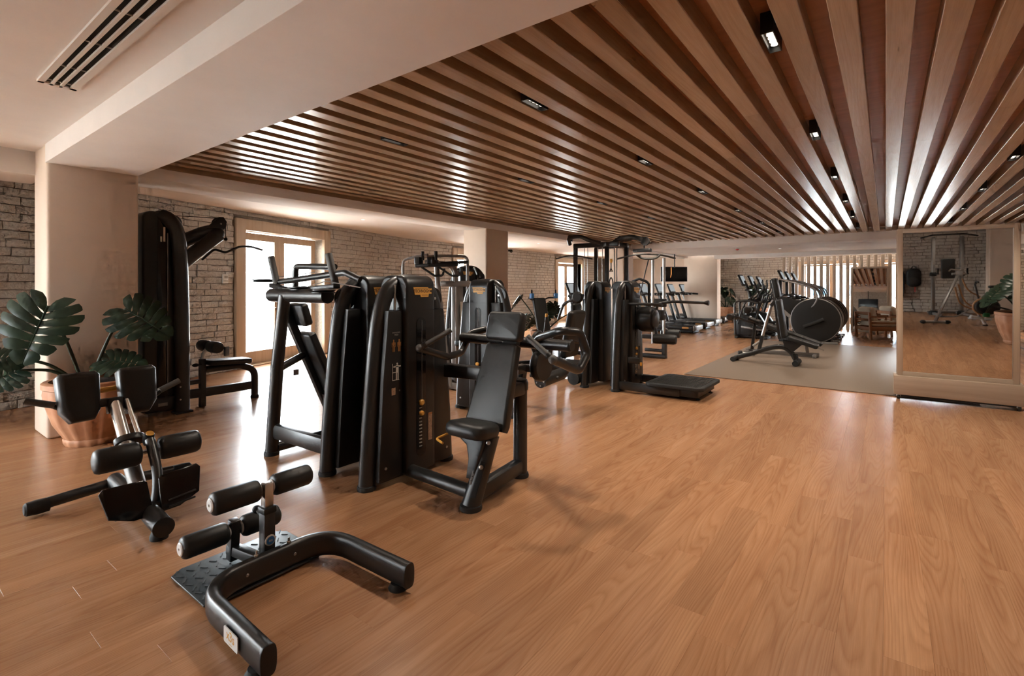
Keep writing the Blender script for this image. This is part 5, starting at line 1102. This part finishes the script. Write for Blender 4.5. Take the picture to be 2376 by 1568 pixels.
# ---- stair climbers with big drums
def climber():
    t = thing('stepper_machine', '', 'gym machine')
    for s in (-1, 1):
        obj('side_disc', M().lathe([(0.05, -0.03), (0.50, -0.03), (0.53, -0.02), (0.53, 0.02), (0.50, 0.03), (0.05, 0.03)], (0, s * 0.30, 0.585), 48, (0, 1, 0)), 'plastic', t, 50)
        obj('disc_rim', M().tube([(0.535 * math.cos(a), s * 0.30, 0.585 + 0.535 * math.sin(a)) for a in [2 * math.pi * k / 48 for k in range(48)]], 0.018, 8, closed=True), 'greymetal', t)
        obj('body_side', M().prism([(-1.0, 1.10), (-0.88, 1.22), (-0.05, 0.98), (0.10, 0.75), (-0.1, 0.30), (-0.36, 0.42)], (0, s * 0.27, 0), (1, 0, 0), (0, 0, 1), 0.05, 0.01), 'plastic', t)
        obj('strut', M().bar((-0.98, s * 0.305, 1.06), (-0.28, s * 0.305, 0.40), 0.02, 0.08, bev=0.006), 'greymetal', t)
        obj('handrail', M().tube(smooth_path([(-0.80, s * 0.30, 1.62), (-0.55, s * 0.31, 1.55), (-0.28, s * 0.32, 1.47), (-0.04, s * 0.33, 1.36), (0.04, s * 0.33, 1.16), (-0.02, s * 0.32, 0.98), (-0.14, s * 0.30, 0.86)], 5), 0.022, 10), 'greymetal', t)
        obj('foot_lever', M().tube([(-0.25, s * 0.35, 0.42), (-0.02, s * 0.36, 0.52), (0.18, s * 0.36, 0.62)], 0.045, 10), 'black', t)
        obj('base_foot', M().box((0.2, s * 0.28, 0.03), (0.55, 0.12, 0.06), None, 0.02), 'greymetal', t)
    for q in range(6): obj('tread', M().bar((-0.82 + q * 0.135, -0.25, 1.205 - q * 0.042), (-0.82 + q * 0.135, 0.25, 1.205 - q * 0.042), 0.09, 0.03, bev=0.006), 'greymetal' if q % 2 else 'rubber', t)
    obj('floor_base', M().box((-0.25, 0, 0.05), (1.15, 0.5, 0.10), None, 0.03), 'plastic', t)
    obj('mast', M().bar((-0.80, 0, 0.1), (-0.82, 0, 1.62), 0.08, 0.07, (1, 0, 0), 0.02), 'black', t)
    con = obj('console', M().pad((-0.78, 0, 1.70), (0, 1, 0), (-0.45, 0, 1), 0.46, 0.34, 0.05, 0.05, 0.015), 'plastic', t)
    obj('display', M().pad((-0.752, 0, 1.705), (0, 1, 0), (-0.45, 0, 1), 0.36, 0.24, 0.006, 0.01, 0.001), 'lit', con)
    return t
c0 = climber(); c0.location = (-1.40, 14.75, 0); c0['label'] = 'stepper with big black drum, nearest of three before the slat screen'; c0['group'] = 'big-drum steppers'
dup(c0, (-1.42, 15.95, 0), 0, 'stepper with big black drum, middle of three before the slat screen', 'big-drum steppers')
dup(c0, (-1.42, 17.15, 0), 0, 'stepper with big black drum, farthest of three before the slat screen', 'big-drum steppers')
# ---- cross trainers
def trainer():
    t = thing('cross_trainer', '', 'cross trainer')
    obj('base', M().bar((-0.25, 0, 0.06), (0.55, 0, 0.06), 0.12, 0.10, bev=0.03).bar((-0.2, -0.3, 0.04), (-0.2, 0.3, 0.04), 0.09, 0.07, bev=0.02).bar((0.52, -0.28, 0.04), (0.52, 0.28, 0.04), 0.09, 0.07, bev=0.02), 'black', t)
    obj('housing', M().prism([(-0.30, 0.08), (0.28, 0.08), (0.30, 0.30), (0.10, 0.62), (-0.10, 0.66), (-0.28, 0.45)], (0, 0, 0), (1, 0, 0), (0, 0, 1), 0.30, 0.05), 'plastic', t)
    obj('mast', M().tube(smooth_path([(-0.02, 0, 0.55), (0.10, 0, 0.95), (0.08, 0, 1.25), (-0.06, 0, 1.58)], 5), 0.045, 12), 'black', t)
    con = obj('console', M().pad((-0.10, 0, 1.60), (0, 1, 0), (-0.42, 0, 1), 0.48, 0.34, 0.05, 0.05, 0.015), 'plastic', t)
    obj('display', M().pad((-0.072, 0, 1.61), (0, 1, 0), (-0.42, 0, 1), 0.38, 0.25, 0.006, 0.01, 0.001), 'lit', con)
    obj('shelf', M().bar((0.06, -0.25, 1.33), (0.06, 0.25, 1.33), 0.10, 0.04, bev=0.015), 'plastic', t)
    for s in (-1, 1):
        obj('swing_arm', M().tube(smooth_path([(-0.16, s * 0.28, 0.40), (0.02, s * 0.29, 0.95), (0.34, s * 0.30, 1.30), (0.36, s * 0.27, 1.62)], 5), 0.020, 10), 'black', t)
        obj('guard_rail', M().tube([(-0.22, s * 0.30, 0.10), (-0.24, s * 0.30, 1.02), (0.12, s * 0.30, 1.04), (0.44, s * 0.30, 0.96), (0.50, s * 0.30, 1.22)], 0.026, 10, 0.12), 'black', t)
        obj('pedal_arm', M().bar((-0.1, s * 0.17, 0.32), (0.52, s * 0.17, 0.24), 0.05, 0.06, bev=0.015), 'greymetal', t)
        obj('pedal', M().box((0.32, s * 0.17, 0.33), (0.36, 0.16, 0.05), None, 0.02), 'rubber', t)
    return t
e0 = trainer(); e0.location = (-3.10, 15.0, 0); e0['label'] = 'black cross trainer nearest the camera, left of the big-drum steppers'; e0['group'] = 'cross trainers'
dup(e0, (-3.10, 16.2, 0), 0, 'black cross trainer in the middle of three left of the steppers', 'cross trainers')
dup(e0, (-3.10, 17.4, 0), 0, 'black cross trainer at the back of three left of the steppers', 'cross trainers')
# ---- adjustable bench
ox, oy = -1.75, 10.2
ab = thing('adjustable_bench', 'black adjustable bench with raised backrest and chrome strut, at the front of the mat', 'bench', (ox, oy, 0.012))
W = oloc(ox, oy, 0)
obj('frame', M().tube(smooth_path([W(-2.30, 10.2, 0.055), W(-2.0, 10.2, 0.16), W(-1.70, 10.2, 0.28), W(-1.50, 10.2, 0.31), W(-1.36, 10.2, 0.22), W(-1.28, 10.2, 0.07)], 5), 1.0, prof=oval(0.045, 0.04, 14), up=(0, 1, 0)), 'black', ab)
obj('rear_foot', M().cyl(W(-2.30, 9.98, 0.045), W(-2.30, 10.42, 0.045), 0.045, seg=16), 'rubber', ab); obj('front_foot', M().cyl(W(-1.27, 9.98, 0.05), W(-1.27, 10.42, 0.05), 0.05, seg=16), 'rubber', ab)
obj('strut_sleeve', M().bar(W(-1.90, 10.2, 0.17), W(-1.83, 10.2, 0.50), 0.06, 0.06, (1, 0, 0), 0.01), 'black', ab)
obj('strut', M().cyl(W(-1.84, 10.2, 0.45), W(-1.68, 10.2, 1.08), 0.028, seg=14), 'steel', ab)
obj('strut_handle', M().tube([W(-1.86, 10.2, 0.40), W(-1.98, 10.14, 0.30)], 0.022, 10), 'greyink', ab); obj('top_link', M().bar(W(-1.69, 10.2, 1.05), W(-1.60, 10.2, 1.16), 0.07, 0.06, (1, 0, 0), 0.012), 'black', ab)
obj('backrest', M().pad(W(-1.515, 10.2, 0.83), (0, 1, 0), (-0.14, 0, 1), 0.29, 0.70, 0.085, 0.04, 0.025), 'pad', ab)
obj('head_pad', M().pad(W(-1.60, 10.2, 1.38), (0, 1, 0), (-0.18, 0, 1), 0.27, 0.36, 0.085, 0.04, 0.025), 'pad', ab)
obj('back_spine', M().bar(W(-1.545, 10.2, 0.45), W(-1.66, 10.2, 1.48), 0.06, 0.05, (1, 0, 0), 0.01), 'black', ab)
obj('seat', M().pad(W(-1.18, 10.2, 0.42), (0, 1, 0), (-1, 0, 0.30), 0.27, 0.50, 0.075, 0.04, 0.025), 'pad', ab)
obj('seat_bracket', M().prism([(-0.14, 0.08), (0.20, 0.04), (0.02, -0.14), (-0.10, -0.06)], W(-1.36, 10.2, 0.36), (1, 0, 0), (0, 0, 1), 0.07, 0.01), 'black', ab)
obj('foot_loop', M().tube([W(-1.33, 10.13, 0.22), W(-1.26, 10.13, 0.20), W(-1.24, 10.13, 0.10), W(-1.31, 10.13, 0.11)], 0.010, 8, 0.02, closed=True), 'black', ab); obj('seat_pin', M().cyl(W(-0.94, 10.2, 0.33), W(-0.86, 10.2, 0.30), 0.010, seg=8), 'steel', ab)
# ---- decline bench behind it
ox, oy = -1.75, 11.58
db = thing('decline_bench', 'sloping black decline bench with ankle rollers, behind the adjustable bench on the mat', 'bench', (ox, oy, 0.012))
W = oloc(ox, oy, 0)
obj('base_bar', M().bar(W(-2.40, 11.58, 0.05), W(-1.05, 11.58, 0.05), 0.07, 0.07, bev=0.015).bar(W(-2.36, 11.34, 0.035), W(-2.36, 11.82, 0.035), 0.07, 0.06, bev=0.015).bar(W(-1.12, 11.36, 0.035), W(-1.12, 11.80, 0.035), 0.07, 0.06, bev=0.015), 'greymetal', db)
obj('backrest', M().pad(W(-1.52, 11.58, 0.44), (0, 1, 0), (-1, 0, 0.36), 0.29, 1.10, 0.07, 0.04, 0.025), 'pad', db)
obj('seat', M().pad(W(-2.22, 11.58, 0.69), (0, 1, 0), (-1, 0, 0.36), 0.29, 0.26, 0.07, 0.04, 0.025), 'pad', db)
obj('spine', M().bar(W(-2.62, 11.58, 0.76), W(-1.10, 11.58, 0.24), 0.06, 0.05, bev=0.01), 'black', db)
obj('front_post', M().bar(W(-2.28, 11.58, 0.06), W(-2.22, 11.58, 0.66), 0.06, 0.06, (1, 0, 0), 0.01), 'black', db); obj('rear_post', M().bar(W(-1.25, 11.58, 0.06), W(-1.3, 11.58, 0.34), 0.06, 0.06, (1, 0, 0), 0.01), 'greymetal', db)
obj('roller_bar', M().cyl(W(-2.66, 11.32, 0.76), W(-2.66, 11.84, 0.76), 0.012, seg=8), 'tan', db)
for p in ((-2.66, 11.38, 0.76), (-2.66, 11.78, 0.76), (-2.32, 11.38, 0.92), (-2.32, 11.78, 0.92)): roller(db, W(*p), (0, 1, 0), 0.20, 0.075, 'ankle_roller')
obj('handle_mast', M().tube([W(-2.20, 11.58, 0.7), W(-2.14, 11.58, 0.98), W(-2.14, 11.50, 1.08), W(-2.14, 11.66, 1.08)], 0.018, 10), 'black', db)
hd = thing('hand_weights', 'small chrome dumbbell lying on the mat behind the benches', 'dumbbell', (-2.28, 11.05, 0.012), 0.4)
obj('handle', M().cyl((-0.10, 0, 0.05), (0.10, 0, 0.05), 0.016, seg=12), 'steel', hd)
for s in (-1, 1): obj('head', M().lathe([(0.03, -0.04), (0.048, -0.03), (0.048, 0.03), (0.03, 0.04)], (s * 0.12, 0, 0.048), 16, (1, 0, 0)), 'steel' if s > 0 else 'rubber', hd)
# ---- slat screen at the far end
ORD = ['first', 'second', 'third', 'fourth', 'fifth', 'sixth', 'seventh', 'eighth', 'ninth', 'tenth', 'eleventh', 'twelfth', 'thirteenth', 'fourteenth', 'fifteenth', 'sixteenth', 'seventeenth', 'eighteenth', 'nineteenth', 'twentieth', 'twenty-first', 'twenty-second', 'twenty-third', 'twenty-fourth']
for k in range(24):
    x = -2.88 + k * 0.187
    o = obj('screen_post', M().box((x, 19.98, 1.235), (0.10, 0.10, 2.47), None, 0.006), 'oak')
    tag(o, 'vertical oak post of the far slat screen, %s from its stone wall end' % ORD[k], 'post', 'oak posts of the slat screen')
# ---- armchairs
def armchair():
    t = thing('armchair', '', 'armchair')
    for x, y in ((-0.38, -0.34), (-0.38, 0.34), (0.38, -0.34), (0.38, 0.34)): obj('leg', M().bar((x, y, 0), (x + (-0.04 if x < 0 else 0), y, 0.72 if x < 0 else 0.60), 0.055, 0.06, (0, 1, 0), 0.012), 'teak', t)
    for s in (-1, 1):
        obj('arm', M().box((0.0, s * 0.34, 0.605), (0.88, 0.08, 0.035), None, 0.012), 'teak', t); obj('side_rail', M().box((0, s * 0.34, 0.28), (0.74, 0.035, 0.12), None, 0.008), 'teak', t)
        obj('side_slat', M().box((0, s * 0.34, 0.44), (0.74, 0.025, 0.045), None, 0.006), 'teak', t)
    for z, h in ((0.69, 0.085), (0.52, 0.06), (0.28, 0.10)): obj('back_slat', M().box((-0.40, 0, z), (0.03, 0.66, h), None, 0.008), 'teak', t)
    obj('front_rail', M().box((0.37, 0, 0.28), (0.035, 0.64, 0.12), None, 0.008), 'teak', t)
    obj('seat_cushion', M().pad((0.02, 0, 0.41), (1, 0, 0), (0, 1, 0), 0.70, 0.62, 0.14, 0.05, 0.045), 'cream', t, 50)
    obj('back_cushion', M().pad((-0.27, 0, 0.66), (0, 1, 0), (-0.25, 0, 1), 0.60, 0.42, 0.15, 0.07, 0.06), 'cream', t, 50)
    return t
a0 = armchair(); a0.location = (-0.16, 17.15, 0); a0.rotation_euler = (0, 0, math.radians(30)); a0['label'] = 'teak armchair with cream cushions, nearest the wheeled mirror, back turned'; a0['group'] = 'teak armchairs'
dup(a0, (0.30, 18.20, 0), math.radians(30), 'teak armchair with cream cushions, behind the first one beside the leaning mirror', 'teak armchairs')
# ---- tall framed mirror before the screen
fm_ = thing('leaning_mirror', 'tall oak-framed mirror standing before the slat screen behind the armchairs', 'mirror', (-0.40, 19.25, 0))
tl = math.tan(math.radians(2.0))
def lean(z): return z * tl
obj('glass', M().prism([(-0.46, 0.06), (0.46, 0.06), (0.46, 2.0), (-0.46, 2.0)], (0, -0.012, 0), (1, 0, 0), (0, tl, 1), 0.012), 'mirror', fm_, 0)
obj('backing', M().prism([(-0.5, 0.01), (0.5, 0.01), (0.5, 2.04), (-0.5, 2.04)], (0, 0.02, 0), (1, 0, 0), (0, tl, 1), 0.03), 'oakx', fm_, 0)
for s in (-1, 1): obj('frame_side', M().prism([(s * 0.46 - 0.03, 0.0), (s * 0.46 + 0.03, 0.0), (s * 0.46 + 0.03, 2.05), (s * 0.46 - 0.03, 2.05)], (0, -0.01, 0), (1, 0, 0), (0, tl, 1), 0.06, 0.005), 'oak', fm_)
for z in (0.03, 2.03): obj('frame_rail', M().prism([(-0.48, z - 0.03), (0.48, z - 0.03), (0.48, z + 0.03), (-0.48, z + 0.03)], (0, -0.011, 0), (1, 0, 0), (0, tl, 1), 0.062, 0.005), 'oakx', fm_)
obj('prop', M().bar((0, 0.06, 1.6), (0, 0.42, 0.01), 0.05, 0.03, bev=0.005), 'oakx', fm_)

# ---- wheeled mirror on the right
wm = thing('wheeled_mirror', 'large oak-framed mirror on a box base with castors, right of the mat', 'mirror', (0.67, 8.05, 0))
tn = -math.tan(math.radians(1.5)); AX = (1, 0, 0); AY = (0, tn, 1)
obj('base_box', M().box((0, 0.03, 0.175), (1.18, 0.30, 0.235), None, 0.006), 'oakx', wm)
obj('base_channel', M().box((0, 0.03, 0.050), (1.10, 0.26, 0.02)), 'plastic', wm, 0)
obj('glass', M().prism([(-0.50, 0.33), (0.50, 0.33), (0.50, 2.08), (-0.50, 2.08)], (0, -0.015, 0), AX, AY, 0.012), 'mirror', wm, 0)
obj('backing', M().prism([(-0.56, 0.295), (0.56, 0.295), (0.56, 2.12), (-0.56, 2.12)], (0, 0.025, 0), AX, AY, 0.05), 'oakx', wm, 0)
for s in (-1, 1): obj('frame_side', M().prism([(s * 0.5225 - 0.0275, 0.29), (s * 0.5225 + 0.0275, 0.29), (s * 0.5225 + 0.0275, 2.135), (s * 0.5225 - 0.0275, 2.135)], (0, -0.01, 0), AX, AY, 0.085, 0.004), 'oak', wm)
for z in (0.315, 2.108): obj('frame_rail', M().prism([(-0.50, z - 0.025), (0.50, z - 0.025), (0.50, z + 0.026), (-0.50, z + 0.026)], (0, -0.011, 0), AX, AY, 0.083, 0.004), 'oakx', wm)
obj('top_bracket', M().box((-0.40, -0.055, 2.135), (0.22, 0.03, 0.006)), 'plastic', wm, 0)
for x in (-0.54, 0.54):
    for y in (-0.09, 0.15):
        c = obj('castor', M().lathe([(0.012, -0.016), (0.027, -0.014), (0.028, 0), (0.027, 0.014), (0.012, 0.016)], (x, y, 0.028), 18, (1, 0, 0)), 'rubber', wm); obj('castor_fork', M().box((x, y, 0.045), (0.045, 0.035, 0.028), None, 0.004), 'steel', c)
# ================================================================ THINGS BESIDE AND BEHIND THE VIEWER (seen in the mirror)
ox, oy = 1.45, -3.45
pu = thing('pull_up_station', 'tall dark pull-up and dip station against the stone wall, seen in the wheeled mirror', 'gym machine', (ox, oy, 0), math.radians(-12))
for s in (-1, 1):
    obj('post', M().bar((s * 0.33, 0, 0.0), (s * 0.33, 0.0, 2.30), 0.10, 0.08, (1, 0, 0), 0.015), 'greymetal', pu)
    obj('base_leg', M().bar((s * 0.33, -0.40, 0.04), (s * 0.33, 0.62, 0.04), 0.08, 0.07, bev=0.015), 'greymetal', pu)
    obj('post_foot', M().lathe([(0.10, 0), (0.09, 0.10), (0.06, 0.12)], (s * 0.33, 0.0, 0.0), 18), 'rubber', pu)
    obj('dip_arm', M().tube([(s * 0.33, 0.02, 1.22), (s * 0.33, 0.45, 1.22)], 0.022, 10), 'black', pu); obj('dip_grip', M().cyl((s * 0.33, 0.40, 1.22), (s * 0.33, 0.42, 1.38), 0.022, seg=10), 'rubber', pu)
    obj('clamp', M().box((s * 0.33, 0.0, 1.20), (0.14, 0.12, 0.12), None, 0.02), 'plastic', pu)
obj('pull_bar', M().tube([(-0.66, 0.12, 2.28), (-0.36, 0.05, 2.36), (0.36, 0.05, 2.36), (0.66, 0.12, 2.28)], 0.018, 10, 0.05), 'black', pu)
obj('back_pad', M().pad((0.0, 0.05, 1.36), (1, 0, 0), (0, 0, 1), 0.32, 0.58, 0.08, 0.04, 0.025), 'pad', pu)
obj('cross_bar', M().bar((-0.33, 0, 1.36), (0.33, 0, 1.36), 0.05, 0.06, bev=0.01).bar((-0.33, -0.3, 0.05), (0.33, -0.3, 0.05), 0.05, 0.05, bev=0.01), 'greymetal', pu)
# abdominal glider with curved tan tracks
ag = thing('abdominal_glider', 'silver abdominal glider with slanted rail and curved tan tracks, seen in the wheeled mirror', 'gym machine', (1.3, -1.4, 0))
obj('foot_bar', M().cyl((-0.50, 0.60, 0.05), (-0.05, 0.52, 0.05), 0.035, seg=12), 'greymetal', ag)
for p in ((-0.52, 0.605), (-0.03, 0.515)): obj('foot_cap', M().ball((*p, 0.05), 0.055, 12, 8, (1.2, 1, 0.9)), 'rubber', ag)
obj('rail', M().bar((-0.28, 0.56, 0.06), (0.25, -0.42, 1.22), 0.07, 0.06, (1, 0, 0), 0.012), 'greymetal', ag)
obj('head', M().box((0.27, -0.46, 1.26), (0.16, 0.14, 0.14), None, 0.03).cyl((0.12, -0.40, 1.25), (0.42, -0.52, 1.25), 0.03, seg=12), 'greymetal', ag)
obj('handle_bar', M().tube([(0.06, -0.36, 1.33), (0.10, -0.42, 1.38), (0.27, -0.47, 1.34), (0.44, -0.53, 1.42), (0.48, -0.60, 1.40)], 0.018, 10, 0.03), 'steel', ag)
for q, (a, b, c) in enumerate((((0.18, -0.28, 0.90), (0.30, -0.38, 0.46), (0.68, -0.74, 0.24)), ((0.24, -0.26, 0.98), (0.40, -0.40, 0.50), (0.78, -0.74, 0.26)), ((0.34, -0.52, 1.12), (0.46, -0.60, 0.82), (0.72, -0.78, 0.62)))):
    obj('curved_track', M().tube(smooth_path([a, b, c], 8), 0.020, 8), 'tan', ag)
obj('track_support', M().tube(smooth_path([(-0.20, 0.20, 0.16), (0.20, -0.2, 0.14), (0.50, -0.62, 0.30)], 6), 0.018, 8).bar((0.68, -0.74, 0.24), (0.72, -0.78, 0.02), 0.05, 0.05, bev=0.01).bar((0.5, -0.9, 0.03), (0.94, -0.66, 0.03), 0.05, 0.05, bev=0.01), 'greymetal', ag)
obj('pin', M().cyl((-0.30, 0.36, 0.34), (-0.12, 0.30, 0.30), 0.012, seg=8), 'steel', ag)
# exercise bike
bk_ = thing('exercise_bike', 'small black exercise bike with pale legs, beside the pot in the wheeled mirror', 'exercise bike', (1.98, -0.85, 0))
obj('rear_leg', M().tube([(-0.26, 0.12, 0.22), (-0.08, 0.08, 0.18), (-0.02, 0.10, 0.03)], 0.035, 10, 0.05).ball((-0.27, 0.12, 0.22), 0.045, 10, 6), 'white', bk_)
obj('leg_pad', M().lathe([(0.05, 0), (0.05, 0.025), (0.03, 0.04)], (-0.02, 0.10, 0), 14), 'rubber', bk_)
obj('housing', M().prism(oval(0.24, 0.20, 24), (0.02, 0.0, 0.46), (1, 0, 0), (0, -0.1, 1), 0.22, 0.05), 'plastic', bk_)
obj('band', M().box((0.0, 0.06, 0.27), (0.12, 0.20, 0.10), None, 0.02), 'green', bk_)
obj('rim_guard', M().tube([(0.02 + 0.25 * math.cos(a), 0.02, 0.46 + 0.21 * math.sin(a)) for a in [math.pi * (0.55 + 0.8 * k / 14) for k in range(15)]], 0.030, 8), 'tan', bk_)
obj('crank', M().bar((0.12, 0.14, 0.50), (0.42, 0.16, 0.40), 0.03, 0.04, bev=0.008).box((0.46, 0.18, 0.39), (0.14, 0.12, 0.04), None, 0.01), 'black', bk_)
obj('floor_bar', M().cyl((0.0, 0.02, 0.22), (0.55, 0.0, 0.20), 0.025, seg=10).bar((0.52, -0.25, 0.03), (0.52, 0.25, 0.03), 0.06, 0.05, bev=0.01).bar((0.52, 0, 0.03), (0.52, 0, 0.22), 0.05, 0.05, (1, 0, 0), 0.01), 'white', bk_)
obj('seat_post', M().cyl((0.10, 0, 0.6), (0.16, -0.04, 0.92), 0.025, seg=10), 'greymetal', bk_); obj('saddle', M().pad((0.16, -0.04, 0.95), (1, 0, 0), (0, 1, 0), 0.24, 0.20, 0.07, 0.08, 0.03), 'pad', bk_)
obj('handlebar', M().tube([(-0.12, 0, 0.60), (-0.20, 0, 1.0), (-0.16, -0.2, 1.08), (-0.16, 0.2, 1.08)], 0.02, 10), 'black', bk_)
# plant and bag
t = plant_copy('potted_monstera', 'monstera in a striped terracotta pot on the right of the wheeled mirror\'s reflection', (2.15, 2.2, 0), [(150, 0.35, 1.12, 0.55, 0.7), (200, 0.30, 0.95, 0.45, 0.9), (60, 0.4, 1.2, 0.5, 0.6), (300, 0.4, 1.2, 0.5, 0.6), (110, 0.2, 1.3, 0.55, 0.8)], 0.40, 0.62)
bag = thing('backpack', 'black backpack hanging on the stone wall, at the left edge of the wheeled mirror', 'backpack', (0.70, YB + 0.02, 1.00))
obj('body', M().pad((0, 0.12, 0.08), (1, 0, 0), (0, 0, 1), 0.36, 0.56, 0.18, 0.13, 0.07), 'rubber', bag, 50); obj('pocket', M().pad((0, 0.22, -0.03), (1, 0, 0), (0, 0, 1), 0.26, 0.24, 0.08, 0.07, 0.035), 'pad', bag, 50)
obj('strap', M().tube(smooth_path([(-0.08, 0.10, 0.34), (0, 0.05, 0.44), (0.08, 0.10, 0.34)], 5), 0.014, 8), 'pad', bag); obj('hook', M().cyl((0, 0.0, 0.43), (0, 0.07, 0.44), 0.012, seg=8), 'steel', bag)
obj('hanging_strap', M().box((0.03, 0.12, -0.28), (0.03, 0.01, 0.18)), 'red', bag, 0)
jk = thing('jacket', 'dark blue jacket hanging on the stone wall beside the backpack', 'jacket', (0.25, YB + 0.02, 0.95))
obj('cloth', M().prism([(-0.16, 0.45), (0.16, 0.45), (0.24, 0.20), (0.20, -0.45), (0.08, -0.52), (-0.10, -0.50), (-0.22, -0.40), (-0.24, 0.2)], (0, 0.08, 0), (1, 0, 0), (0, 0, 1), 0.12, 0.05), 'darkblue', jk, 50); obj('hook', M().cyl((0, 0, 0.46), (0, 0.07, 0.47), 0.012, seg=8), 'steel', jk)
tv2 = thing('hanging_television', 'flat black television hung behind the viewer, seen in the tall leaning mirror', 'television', (-0.95, -3.2, 2.72), 0)
obj('pole', M().cyl((0, 0.05, -0.55), (0, 0.05, 0.0), 0.02, seg=10), 'plastic', tv2); obj('panel', M().box((0, 0.1, -0.85), (1.1, 0.06, 0.62), None, 0.01), 'plastic', tv2); obj('screen', M().box((0, 0.132, -0.85), (1.05, 0.004, 0.57)), 'screen', tv2, 0)
